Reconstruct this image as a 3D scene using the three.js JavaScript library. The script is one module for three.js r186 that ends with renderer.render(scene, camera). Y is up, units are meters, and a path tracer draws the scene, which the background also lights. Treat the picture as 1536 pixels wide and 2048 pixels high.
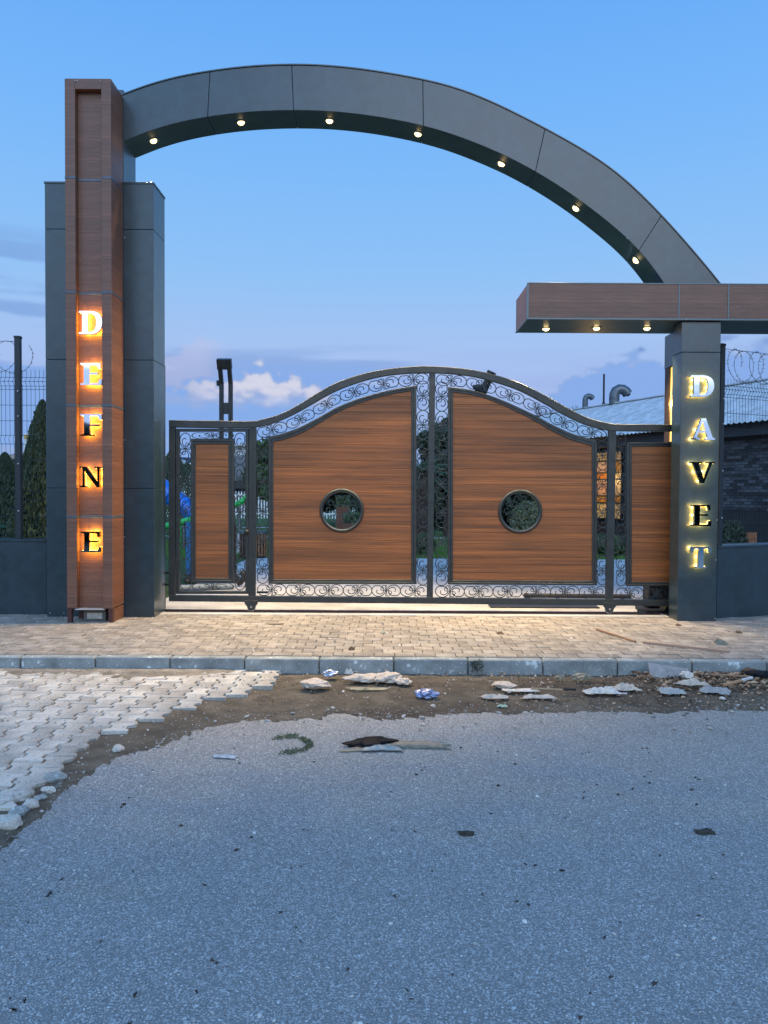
import * as THREE from 'three';
import { mergeGeometries, toCreasedNormals, mergeVertices } from 'three/addons/utils/BufferGeometryUtils.js';
import { RoundedBoxGeometry } from 'three/addons/geometries/RoundedBoxGeometry.js';
import { TextGeometry } from 'three/addons/geometries/TextGeometry.js';
import { FontLoader } from 'three/addons/loaders/FontLoader.js';

// ---------------------------------------------------------------- random numbers and noise
let seed = 12345;
const rnd = () => { seed = (seed * 1664525 + 1013904223) >>> 0; return seed / 4294967296; };
const rr = (a, b) => a + (b - a) * rnd();
const hash = (x, y, s) => { let n = Math.imul(x, 374761393) + Math.imul(y, 668265263) + Math.imul(s, 974634777); n = Math.imul(n ^ (n >>> 13), 1274126177); return ((n ^ (n >>> 16)) >>> 0) / 4294967296; };
const md = (a, n) => ((a % n) + n) % n;
function vnoise(x, y, s, per = 0, perX = per) {
  const xi = Math.floor(x), yi = Math.floor(y); let fx = x - xi, fy = y - yi;
  fx = fx * fx * (3 - 2 * fx); fy = fy * fy * (3 - 2 * fy);
  const w = (a, b) => hash(perX ? md(a, perX) : a, per ? md(b, per) : b, s);
  const a = w(xi, yi), b = w(xi + 1, yi), c = w(xi, yi + 1), d = w(xi + 1, yi + 1);
  return a + (b - a) * fx + (c - a) * fy + (a - b - c + d) * fx * fy;
}
function fbm(x, y, s, oct = 4, per = 0, perX = per) {
  let v = 0, a = 0.5, t = 0;
  for (let o = 0; o < oct; o++) { v += a * vnoise(x, y, s + o * 17, per, perX); t += a; a *= 0.5; x *= 2; y *= 2; per *= 2; perX *= 2; }
  return v / t;
}
const sstep = (a, b, x) => { const t = Math.min(1, Math.max(0, (x - a) / (b - a))); return t * t * (3 - 2 * t); };
const lerp = (a, b, t) => a + (b - a) * t;

// ---------------------------------------------------------------- camera
const scene = new THREE.Scene();
const camera = new THREE.PerspectiveCamera(2 * Math.atan(1024 / 1538) * 180 / Math.PI, 0.75, 0.1, 4000);
const EYE = 1.7, WALK = 0.13;                       // eye height over the road, sidewalk height
camera.position.set(0, EYE, 0);
camera.rotation.set(-Math.atan(39 / 1538), 0, 0.0058, 'YXZ');
camera.updateMatrixWorld();
const ray = (px, py) => new THREE.Vector3((px - 768) / 1538, -(py - 1024) / 1538, -1).applyQuaternion(camera.quaternion);
const P = (px, py, Z) => { const d = ray(px, py); return d.multiplyScalar(-Z / d.z).add(camera.position); };      // where a pixel's ray meets the plane z = -Z
const F = (px, py, y = 0) => { const d = ray(px, py); return d.multiplyScalar((y - EYE) / d.y).add(camera.position); };  // where it meets the height y

// ---------------------------------------------------------------- sky
const SUN_AZ = 0.25, SUN_EL = 30 * Math.PI / 180;    // the evening glow lies behind the photographer
{
  const W = 3072, H = 1536, data = new Float32Array(W * H * 4);
  const stops = [[0, .30, .43, .74], [5, .33, .47, .79], [8, .39, .52, .86], [11, .37, .55, .89], [16, .275, .54, .93], [24, .195, .48, .955], [30, .155, .43, .94], [36, .13, .375, .88], [60, .11, .33, .78], [90, .10, .31, .74]];
  const grad = (el) => { for (let k = 1; k < stops.length; k++) if (el <= stops[k][0]) { const a = stops[k - 1], b = stops[k], t = (el - a[0]) / (b[0] - a[0]); return [1, 2, 3].map((c) => lerp(a[c], b[c], t)); } return stops.at(-1).slice(1); };
  for (let j = 0; j < H; j++) {
    const el = ((j + 0.5) / H - 0.5) * 180, base = grad(Math.max(el, 0));
    for (let i = 0; i < W; i++) {
      const phi = ((i + 0.5) / W - 0.5) * 2 * Math.PI;
      const x = Math.cos(phi), z = Math.sin(phi);
      const az = Math.atan2(x, -z) * 180 / Math.PI;            // 0 ahead, positive to the right
      let [r, g, b] = base;
      const side = 0.5 - 0.5 * Math.cos((az - 12) * Math.PI / 180);
      const glow = sstep(.3, 1, side), low = Math.exp(-Math.max(el, 0) / 38);
      r = r * (1 + 1.3 * glow) + 0.85 * glow * low; g = g * (1 + 1.4 * glow) + 0.74 * glow * low; b = b * (1 + 1.25 * glow) + 0.52 * glow * low;
      if (el > 0 && el < 24) {
        const mix = (c, k) => { r = lerp(r, c[0] * (1 + .8 * glow), k); g = lerp(g, c[1] * (1 + .6 * glow), k); b = lerp(b, c[2] * (1 + .4 * glow), k); };
        const n1 = fbm(az * 0.32 + 40, el * 0.9, 5, 5), n2 = fbm(az * 0.9 + 90, el * 1.8 + 7, 9, 5), n3 = fbm(az * .12 + 11, el * 1.5 + 3, 21, 4);
        // low blue grey bank with streaks
        mix([.15, .29, .64], 0.85 * sstep(0.36, 0.58, n3 + 0.12 * (n1 - .5) + 0.26 * (1 - Math.abs(el - 6) / 4.5) * (az < 2 ? 1 : 0.35)) * sstep(0.3, 3, el) * (1 - sstep(8, 11.5, el)) * lerp(1, .12, sstep(-2, 5, az) * (1 - sstep(40, 60, az))));
        // cumulus heads with lit tops
        const env = sstep(-18.5, -11, az) * (1 - sstep(-5.5, -3, az));
        const head = Math.max(0, 1 - Math.abs(az + 8.9) / 2.6) * .5 + Math.max(0, 1 - Math.abs(az + 5.4) / 1.7) * .25;
        const top = 6.5 + env * (.7 + 2.1 * fbm(az * .9 + 3, 1.7, 31, 3) + head * 1.2), puff = (fbm(az * 1.15 + 90, el * 1.6 + 7, 9, 5) - .5) * 2.9;
        const body = sstep(-.3, .35, top + puff - el) * sstep(5.6, 7.4, el + puff * .4) * env;
        const lit = sstep(-1.5, .5, el - top + 1.1 + (fbm(az * 1.5, el * 2.6, 44, 4) - .5) * 3.0);
        mix([lerp(.27, .70, lit), lerp(.40, .70, lit), lerp(.72, .82, lit)], body * .9);
        const env2 = sstep(-20, -17, az) * (1 - sstep(-13.5, -11, az));
        mix([.50, .55, .80], env2 * .6 * sstep(.45, .68, n1 + .25 * (1 - Math.abs(el - 9) / 2.2)) * sstep(6, 8, el) * (1 - sstep(10.5, 12, el)));
        // slate blue bank on the right
        const t2 = 6.8 + 3.2 * sstep(11, 17, az) * (0.65 + 0.6 * fbm(az * .42 + 8, 2.2, 52, 4)), e2 = sstep(10, 13, az) * (1 - sstep(70, 90, az));
        mix([.165, .29, .62], e2 * .95 * sstep(-.25, .35, t2 + (n2 - .5) * 2.2 - el) * sstep(2, 4, el + (n1 - .5) * 2));
        const e3 = sstep(22, 24, az) * (1 - sstep(60, 80, az));
        mix([.19, .32, .66], e3 * .75 * sstep(.48, .62, n1 + .2 * (1 - Math.abs(el - 10.4) / 1.6)) * (1 - sstep(11.5, 13, el)));
        // thin wisps on the left
        mix([.20, .36, .72], .7 * sstep(-40, -27, az) * (1 - sstep(-25, -19, az)) * sstep(.5, .68, n3 + .16 * (1 - Math.abs(el - 13.5) / 3)) * sstep(9, 11.5, el) * (1 - sstep(15.5, 18, el)));
        // generic broken low cloud all round
        mix([.24, .36, .68], .45 * sstep(.55, .72, fbm(az * .14, el * .7, 71, 5)) * (1 - sstep(6, 20, el)) * sstep(28, 50, Math.abs(az)));
      }
      if (el < 0) { r = .10; g = .10; b = .11; }
      const k = (j * W + i) * 4;
      data[k] = r; data[k + 1] = g; data[k + 2] = b; data[k + 3] = 1;
    }
  }
  const sky = new THREE.DataTexture(data, W, H, THREE.RGBAFormat, THREE.FloatType);
  sky.mapping = THREE.EquirectangularReflectionMapping; sky.magFilter = sky.minFilter = THREE.LinearFilter; sky.needsUpdate = true;
  scene.background = sky; scene.environment = sky;
}
const sun = new THREE.DirectionalLight(new THREE.Color(1, 0.94, 0.86), 0.55);
sun.position.set(Math.sin(SUN_AZ) * 40, Math.tan(SUN_EL) * 40, Math.cos(SUN_AZ) * 40); sun.target.position.set(0, 1, -9);
sun.castShadow = true; sun.shadow.radius = 60; sun.shadow.mapSize.set(2048, 2048);
Object.assign(sun.shadow.camera, { left: -25, right: 25, top: 25, bottom: -25, near: 1, far: 150 });
scene.add(sun, sun.target);
const renderer = new THREE.WebGLRenderer({ antialias: true });
renderer.toneMapping = THREE.LinearToneMapping;
renderer.toneMappingExposure = 1.0;
renderer.shadowMap.enabled = true;

// ---------------------------------------------------------------- textures and materials
function texture(W, H, fn, srgb = false) {
  const d = new Uint8Array(W * H * 4);
  for (let j = 0; j < H; j++) for (let i = 0; i < W; i++) { const c = fn(i / W, j / H, i, j), k = (j * W + i) * 4; d[k] = Math.max(0, Math.min(255, c[0])); d[k + 1] = Math.max(0, Math.min(255, c[1])); d[k + 2] = Math.max(0, Math.min(255, c[2])); d[k + 3] = 255; }
  const t = new THREE.DataTexture(d, W, H); t.wrapS = t.wrapT = THREE.RepeatWrapping; t.magFilter = THREE.LinearFilter; t.minFilter = THREE.LinearMipmapLinearFilter;
  if (srgb) t.colorSpace = THREE.SRGBColorSpace; t.needsUpdate = true; return t;
}
const rep = (t, m) => { const c = t.clone(); c.repeat.set(1 / m, 1 / (Array.isArray(m) ? m[1] : m)); if (Array.isArray(m)) c.repeat.set(1 / m[0], 1 / m[1]); c.needsUpdate = true; return c; };
const lin = (r, g, b) => new THREE.Color().setRGB(r, g, b);
const std = (o) => new THREE.MeshStandardMaterial(o);
const grey = (v) => [v, v, v];
// fine speckle with larger cloudiness, mean near white: multiplies a base colour
const speckle = texture(512, 512, (u, v, i, j) => { const n = fbm(u * 8, v * 8, 3, 5, 8), f = hash(i, j, 91); return grey(205 + 70 * (n - .5) + 50 * (f - .5)); }, true);
const cloudy = texture(512, 512, (u, v) => grey(255 * fbm(u * 6, v * 6, 13, 6, 6)));
const fineBump = texture(512, 512, (u, v, i, j) => grey(255 * (.6 * fbm(u * 64, v * 64, 23, 3, 64) + .4 * hash(i, j, 7))));
// road: aggregate grains of different greys lying proud of the binder
const [roadMap, roadBump] = (() => {
  const N = 1024, h = new Float32Array(N * N), c = new Float32Array(N * N);
  for (let k = 0; k < N * N; k++) { const i = k % N, j = (k / N) | 0; h[k] = .12 * hash(i, j, 3); c[k] = .62 + .1 * (hash(i, j, 4) - .5); }
  for (let k = 0; k < 26000; k++) {
    const cx = rnd() * N, cy = rnd() * N, r = 1.4 + 3.4 * rnd() * rnd() + .6, top = .4 + .6 * rnd(), e = .6 + .8 * rnd(), a = rnd() * 3.14;
    const tone = rnd() < .05 ? 1.0 : rnd() < .1 ? .55 : .68 + .22 * rnd(), ca = Math.cos(a), sa = Math.sin(a);
    for (let y = -6; y <= 6; y++) for (let x = -6; x <= 6; x++) {
      const u = (x * ca + y * sa) / r, v = (-x * sa + y * ca) / (r * e), q = u * u + v * v;
      if (q < 1) { const K = md(Math.round(cy + y), N) * N + md(Math.round(cx + x), N), hh = top * Math.sqrt(1 - q) * .7 + .25; if (hh > h[K]) { h[K] = hh; c[K] = tone; } }
    }
  }
  return [texture(N, N, (u, v, i, j) => { const t = c[j * N + i]; return [245 * t, 245 * t, 246 * t]; }, true), texture(N, N, (u, v, i, j) => grey(255 * h[j * N + i]))];
})();
const soilMap = texture(1024, 1024, (u, v, i, j) => { const n = fbm(u * 10, v * 10, 31, 6, 10), g = hash(i >> 1, j >> 1, 5), s = g > .985 ? 70 : g < .02 ? -60 : 0, f = 40 * (hash(i, j, 6) - .5); return [186 + 90 * (n - .5) + s + f, 180 + 91 * (n - .5) + s + f, 171 + 90 * (n - .5) + s + f]; }, true);
const soilBump = texture(1024, 1024, (u, v, i, j) => grey(255 * (.7 * fbm(u * 40, v * 40, 41, 5, 40) + .3 * hash(i >> 1, j >> 1, 8))));
const woodTex = (base, vary, sd) => texture(1024, 512, (u, v, i, j) => {
  const w = v * 24 + .8 * fbm(u * 2, v * 6, sd, 3, 6, 2), g = fbm(u * 4, w * 3, sd + 3, 4, 0, 4), s = fbm(u * 14, v * 180, sd + 5, 3, 0, 14), band = fbm(u * 2, v * 9, sd + 9, 3, 0, 2);
  const t = 1 + vary * (1.1 * (g - .5) + .8 * (s - .5) + .9 * (band - .5)) + .07 * (hash(i >> 5, j, sd) - .5);
  return [base[0] * t, base[1] * t, base[2] * t];
}, true);
const gateWoodTex = woodTex([166, 102, 50], .46, 61);
const claddingTex = texture(1024, 1024, (u, v, i, j) => { const l = hash(0, j >> 1, 71), g = fbm(u * 8, v * 160, 73, 3, 0), q = fbm(u * 3, v * 12, 74, 3, 3); const t = 1 + .34 * (l - .5) * (hash(i >> 5, j >> 1, 72) > .25 ? 1 : .2) + .3 * (g - .5) + .16 * (q - .5); return [200 * t, 196 * t, 192 * t]; }, true);
const brushedBump = texture(512, 512, (u, v, i, j) => grey(255 * (.5 * hash(0, j, 81) + .5 * fbm(u * 10, v * 200, 82, 2))));

const M = {};
M.road = std({ color: lin(1, 1, 1), vertexColors: true, roughness: .92, map: rep(roadMap, 1.05), bumpMap: rep(roadBump, 1.05), bumpScale: .0032 });
M.soil = std({ color: lin(1, 1, 1), vertexColors: true, roughness: 1, map: rep(soilMap, 1.1), bumpMap: rep(soilBump, .8), bumpScale: .022 });
M.paver = [[.52, .49, .46], [.48, .455, .43], [.55, .515, .475], [.50, .48, .46], [.44, .415, .39]].map((c) => std({ color: lin(...c), roughness: .95, map: rep(soilMap, 1.7), bumpMap: rep(fineBump, .25), bumpScale: .0016 }));
M.slab = [[.82, .81, .79], [.78, .77, .75], [.86, .85, .82], [.80, .80, .79]].map((c) => std({ color: lin(...c), roughness: .95, map: rep(soilMap, 2.1), bumpMap: rep(fineBump, .25), bumpScale: .0016 }));
M.kerb = [[.60, .65, .635], [.55, .60, .59], [.64, .68, .65]].map((c) => std({ color: lin(...c), roughness: .9, map: rep(texture(512, 512, (u, v, i, j) => { const n = fbm(u * 5, v * 5, 101, 5, 5), q = fbm(u * 16, v * 16, 103, 3, 16); const w = sstep(.62, .68, n * .6 + q * .4) * 70 + (hash(i >> 2, j >> 2, 105) > .985 ? 80 : 0); return grey(165 + 80 * (n - .5) + w); }, true), .8), bumpMap: rep(fineBump, .3), bumpScale: .002 }));
M.concrete = std({ color: lin(.66, .63, .59), roughness: .9, map: rep(speckle, 2.2), bumpMap: rep(fineBump, .5), bumpScale: .0015 });
M.drive = std({ color: lin(.66, .65, .64), roughness: .85, map: rep(speckle, 2.6), bumpMap: rep(fineBump, .5), bumpScale: .002 });
M.acp = new THREE.MeshPhysicalMaterial({ color: lin(.024, .055, .073), roughness: .38, roughnessMap: null, metalness: .1, clearcoat: .45, clearcoatRoughness: .25, map: rep(speckle, .7), bumpMap: rep(cloudy, 1.4), bumpScale: .004 });
M.acpGap = std({ color: lin(.012, .014, .016), roughness: .8 });
M.trim = std({ color: lin(.10, .125, .135), roughness: .4, metalness: .5 });
M.cladding = new THREE.MeshPhysicalMaterial({ color: lin(.26, .115, .069), roughness: .5, map: rep(claddingTex, .9), bumpMap: rep(brushedBump, .5), bumpScale: .0011, clearcoat: .12, clearcoatRoughness: .35 });
M.band = std({ color: lin(.14, .165, .20), roughness: .45, metalness: .3, map: rep(speckle, .4) });
M.board = [1, .86, 1.1, .94].map((k) => std({ color: lin(.62 * k, .56 * k, .50 * k), roughness: .55, map: rep(gateWoodTex, [3.4, .55]), bumpMap: rep(brushedBump, [.8, .3]), bumpScale: .0008 }));
M.iron = std({ color: lin(.050, .058, .058), roughness: .45, metalness: .35, map: rep(speckle, .5), bumpMap: rep(fineBump, .2), bumpScale: .0004 });
M.scroll = std({ color: lin(.045, .05, .05), roughness: .5, metalness: .3 });
M.mirror = std({ color: lin(.92, .92, .93), roughness: .03, metalness: 1 });
M.steel = std({ color: lin(.45, .46, .47), roughness: .35, metalness: .9 });
M.black = std({ color: lin(.012, .012, .013), roughness: .55 });
M.rubber = std({ color: lin(.015, .015, .016), roughness: .8 });
M.rust = std({ color: lin(.11, .035, .028), roughness: .8, map: rep(speckle, .3) });
M.led = std({ color: lin(.8, .7, .4), emissive: lin(1, .52, .07), emissiveIntensity: 15 });
M.lens = std({ color: lin(.9, .85, .7), emissive: lin(1, .70, .27), emissiveIntensity: 9 });
M.glowWindow = std({ color: lin(.8, .6, .3), emissive: lin(1, .62, .06), emissiveIntensity: 1.15, roughness: .6 });
const shadowed = (o) => { o.castShadow = o.receiveShadow = true; return o; };

// ---------------------------------------------------------------- building helpers
const names = {};
const unique = (n) => { const k = names[n] = (names[n] ?? -1) + 1; return k ? n + '_' + String(k).padStart(3, '0') : n; };
function mesh(name, geo, mat, parent) {
  const m = shadowed(new THREE.Mesh(geo, mat)); m.name = parent ? name : unique(name);
  (parent ?? scene).add(m); return m;
}
function thing(name, label, category, group) { const g = new THREE.Group(); g.name = unique(name); g.userData = { label, category }; if (group) g.userData.group = group; scene.add(g); return g; }
const tag = (o, label, category, group) => { o.userData.label = label; o.userData.category = category; if (group) o.userData.group = group; return o; };
const struct = (o, label, category) => { o.userData.kind = 'structure'; if (label) o.userData.label = label; if (category) o.userData.category = category; return o; };
const structGroup = (name, label, category) => { const g = new THREE.Group(); g.name = unique(name); scene.add(g); return struct(g, label, category); };
// uv in metres from the dominant face direction
function uvm(geo, ox = 0, oy = 0) {
  if (!geo.attributes.normal) geo.computeVertexNormals();
  const p = geo.attributes.position, n = geo.attributes.normal, uv = new Float32Array(p.count * 2);
  for (let i = 0; i < p.count; i++) {
    const ax = Math.abs(n.getX(i)), ay = Math.abs(n.getY(i)), az = Math.abs(n.getZ(i));
    if (ay >= ax && ay >= az) { uv[2 * i] = p.getX(i) + ox; uv[2 * i + 1] = p.getZ(i) + oy; }
    else if (ax > az) { uv[2 * i] = p.getZ(i) + ox + .37; uv[2 * i + 1] = p.getY(i) + oy; }
    else { uv[2 * i] = p.getX(i) + ox; uv[2 * i + 1] = p.getY(i) + oy; }
  }
  geo.setAttribute('uv', new THREE.BufferAttribute(uv, 2)); return geo;
}
// box between two corners, with slightly rounded edges
function bx(x0, x1, y0, y1, z0, z1, r = .004) {
  const w = Math.abs(x1 - x0), h = Math.abs(y1 - y0), d = Math.abs(z1 - z0), rad = Math.min(r, w * .3, h * .3, d * .3);
  const g = new RoundedBoxGeometry(w, h, d, 1, rad); g.translate((x0 + x1) / 2, (y0 + y1) / 2, (z0 + z1) / 2); return uvm(g);
}
const merge = (list) => { const l = list.map((g) => { const q = g.index ? g.toNonIndexed() : g; for (const k of Object.keys(q.attributes)) if (!['position', 'normal', 'uv'].includes(k)) q.deleteAttribute(k); if (!q.attributes.uv) uvm(q); return q; }); return mergeGeometries(l); };
const tube = (pts, r, seg = 40, rad = 6, closed = false) => new THREE.TubeGeometry(new THREE.CatmullRomCurve3(pts, closed, 'centripetal'), seg, r, rad, closed);
function bar(a, b, r, rad = 6, r2 = r) {           // round bar from a to b
  const d = b.clone().sub(a), g = new THREE.CylinderGeometry(r2, r, d.length(), rad, 1);
  g.applyQuaternion(new THREE.Quaternion().setFromUnitVectors(new THREE.Vector3(0, 1, 0), d.clone().normalize())); g.translate((a.x + b.x) / 2, (a.y + b.y) / 2, (a.z + b.z) / 2); return g;
}
const V3 = (x, y, z) => new THREE.Vector3(x, y, z);
const V2 = (x, y) => new THREE.Vector2(x, y);
function extrude(pts, depth, z, bevel = .003, holes = []) {      // outline in x, y; front face at z, going back
  const s = new THREE.Shape(pts); for (const h of holes) s.holes.push(new THREE.Path(h));
  const g = new THREE.ExtrudeGeometry(s, { depth: depth - 2 * bevel, bevelEnabled: bevel > 0, bevelThickness: bevel, bevelSize: bevel, bevelOffset: -bevel, bevelSegments: 1, steps: 1 });
  g.translate(0, 0, z - depth + bevel); return g;
}

// ================================================================ THE GROUND
const KZ = 7.22;                                     // front face of the kerb
const asphaltEdge = [[-40, 2300], [-15, 1860], [0, 1700], [30, 1672], [72, 1638], [112, 1600], [150, 1566], [200, 1532], [250, 1507], [330, 1488], [362, 1470], [450, 1447], [540, 1440], [620, 1437], [700, 1428], [780, 1439], [880, 1428], [1000, 1425], [1130, 1423], [1300, 1424], [1420, 1420], [1536, 1418], [1750, 1416], [2200, 1415]].map(([x, y]) => F(x, y, 0));
{
  // big sheet under everything, to the horizon
  const far = uvm(new THREE.PlaneGeometry(2400, 2400).rotateX(-Math.PI / 2).translate(0, -.09, -300));
  struct(mesh('ground', far, std({ color: lin(.14, .13, .09), roughness: 1, map: rep(soilMap, 7) })));

  // road: strips from its broken edge to the far side behind the camera
  const NT = 420, NV = 90, curve = new THREE.CatmullRomCurve3(asphaltEdge, false, 'centripetal');
  const pos = [], col = [], uv = [], idx = [];
  for (let i = 0; i <= NT; i++) {
    const t = i / NT, e = curve.getPointAt(t);
    const j1 = fbm(t * 190, 2, 7, 3) - .5, j2 = fbm(t * 900, 5, 8, 2) - .5;
    
    const c = V3(lerp(-3.2, 16, Math.pow(t, .5)), 0, 9), dir = c.clone().sub(e).normalize(), jit = .16 * j1 + .05 * j2;
    for (let v = 0; v <= NV + 1; v++) {
      const s = v === 0 ? 0 : Math.pow((v - 1) / NV, 2.1), p = e.clone().lerp(c, s); p.addScaledVector(dir, jit * (1 - sstep(0, .12, s)));
      p.y = v === 0 ? -.045 : -.006 * (1 - sstep(0, .02, s)) + .006 * (fbm(p.x * 1.1, p.z * 1.1, 77, 3) - .5);
      pos.push(p.x, p.y, p.z); uv.push(p.x, p.z);
      const dust = sstep(.42, .62, fbm(p.x * 1.7, p.z * 3.4, 55, 5) + .34 - .20 * Math.max(0, -F(768, 1424).z + p.z) * 1.0);
      const stain = .10 * (fbm(p.x * .5 + 3, p.z * .9, 57, 4) - .5) + .10 * (fbm(p.x * 4, p.z * 6, 58, 3) - .5);
      const k = 1 + 1.3 * stain;
      col.push(lerp(.64, .73, dust) * k, lerp(.625, .675, dust) * k, lerp(.595, .60, dust) * k);
    }
  }
  const S = NV + 2;
  for (let i = 0; i < NT; i++) for (let v = 0; v <= NV; v++) { const a = i * S + v, b = a + 1, c = a + S, d = c + 1; idx.push(a, b, c, b, d, c); }
  const g = new THREE.BufferGeometry();
  g.setAttribute('position', new THREE.Float32BufferAttribute(pos, 3)); g.setAttribute('uv', new THREE.Float32BufferAttribute(uv, 2)); g.setAttribute('color', new THREE.Float32BufferAttribute(col, 3)); g.setIndex(idx); g.computeVertexNormals();
  struct(mesh('road', g, M.road), 'worn grey asphalt road with pale dust along its broken edge', 'road');

  const edgeP = curve.getSpacedPoints(160), roadSide = (x, z) => { // signed distance to the road edge, positive on the road
    let best = 9, sg = 1; for (let i = 1; i < edgeP.length; i++) { const A = edgeP[i - 1], B = edgeP[i], dx = B.x - A.x, dz = B.z - A.z, t = Math.max(0, Math.min(1, ((x - A.x) * dx + (z - A.z) * dz) / (dx * dx + dz * dz))), qx = x - A.x - t * dx, qz = z - A.z - t * dz, d = Math.hypot(qx, qz); if (d < best) { best = d; sg = dx * qz - dz * qx > 0 ? 1 : -1; } } return best * sg; };
  // loose earth between the road, the paving and the kerb
  const NX = 360, NZ = 200, x0 = -5.5, x1 = 6.5, z0 = -KZ - .02, z1 = -2.0, dp = [], dc = [], du = [], di = [];
  for (let j = 0; j <= NZ; j++) for (let i = 0; i <= NX; i++) {
    const x = lerp(x0, x1, i / NX), z = lerp(z0, z1, j / NZ), near = sstep(-6.55, -7.2, z + .12 * (fbm(x * 2, z * 2, 60, 3) - .5)), left = 1 - sstep(-1.6, -.9, x), right = sstep(-1.1, -.4, x);
    let y = -.016 + .022 * (fbm(x * 3, z * 3, 61, 4) - .5) + .014 * (fbm(x * 14, z * 14, 62, 3) - .5);
    y += left * .018 + near * left * .026 + right * sstep(-5.2, -6.4, z) * .018 - right * near * .016;
    const sd = roadSide(x, z); y -= .045 * sstep(-.05, .10, sd);
    dp.push(x, y, z); du.push(x, z);
    const sandy = near * left, damp = sstep(.42, .7, fbm(x * 1.3, z * 2.2, 63, 4)) * right, k = 1 + .35 * (fbm(x * 5, z * 5, 64, 4) - .5);
    let c = [.31, .265, .205]; c = c.map((q, n) => lerp(q, [.70, .64, .56][n], sandy)); c = c.map((q, n) => lerp(q, [.20, .155, .115][n], damp * .75));
    dc.push(c[0] * k, c[1] * k, c[2] * k);
  }
  for (let j = 0; j < NZ; j++) for (let i = 0; i < NX; i++) { const a = j * (NX + 1) + i, b = a + 1, c = a + NX + 1, d = c + 1; di.push(a, c, b, b, c, d); }
  const dg = new THREE.BufferGeometry();
  dg.setAttribute('position', new THREE.Float32BufferAttribute(dp, 3)); dg.setAttribute('uv', new THREE.Float32BufferAttribute(du, 2)); dg.setAttribute('color', new THREE.Float32BufferAttribute(dc, 3)); dg.setIndex(di); dg.computeVertexNormals();
  struct(mesh('dirt_verge', dg, M.soil), 'strip of bare brown earth between kerb and road', 'dirt');
}
{ // interlocking paving on the left: waisted stones in columns, every other column shifted by half a stone
  const apron = structGroup('paved_apron', 'pale interlocking paving stones with sandy joints beside the road', 'paving');
  const L = .20, Wd = .165, a = .019, g = .0035;
  const half = (s, y) => { const t = Math.abs(y) / (L / 2); return s * (Wd / 2 - .0085 + (t > .62 ? a : t < .34 ? -a : lerp(-a, a, (t - .34) / .28))); };
  const ys = [-.5, -.31, -.17, .17, .31, .5].map((k) => k * (L - 2 * g) / 1);
  const out = [...ys.map((y) => V2(half(1, y), y)), ...ys.slice().reverse().map((y) => V2(half(-1, y), y))];
  const variants = [0, 1, 2, 3, 4].map((k) => { const e = extrude(out, .07, 0, .004).rotateX(-Math.PI / 2); return uvm(e, rr(0, 9), rr(0, 9)); });
  const edge = [[560, 1333], [553, 1366], [500, 1381], [440, 1391], [368, 1412], [337, 1420], [292, 1444], [272, 1456], [208, 1466], [190, 1492], [142, 1497], [122, 1546], [62, 1552], [52, 1590], [0, 1622], [-80, 1640]].map(([x, y]) => F(x, y, .02));
  const poly = [...edge, V3(-7, 0, edge.at(-1).z), V3(-7, 0, -KZ)];
  const inside = (x, z) => { let r = false; for (let i = 0, j = poly.length - 1; i < poly.length; j = i++) { const A = poly[i], B = poly[j]; if ((A.z > z) !== (B.z > z) && x < (B.x - A.x) * (z - A.z) / (B.z - A.z) + A.x) r = !r; } return r; };
  for (let c = -40; c < 6; c++) for (let r = 0; r < 34; r++) {
    const x = c * Wd - .06, z = -KZ + .09 + r * L + (md(c, 2) ? L / 2 : 0);
    if (x < -4.6 || !inside(x, z) || x < -3.45 + (-KZ - z) * -.4 - 1.2) continue;
    const m = mesh('paver', variants[(rnd() * 5) | 0], M.slab[(rnd() * 4) | 0], apron);
    m.position.set(x + rr(-.002, .002), .021 + rr(-.003, .003), z + rr(-.002, .002)); m.rotation.set(rr(-.012, .012), rr(-.012, .012), rr(-.012, .012));
  }
}
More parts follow.
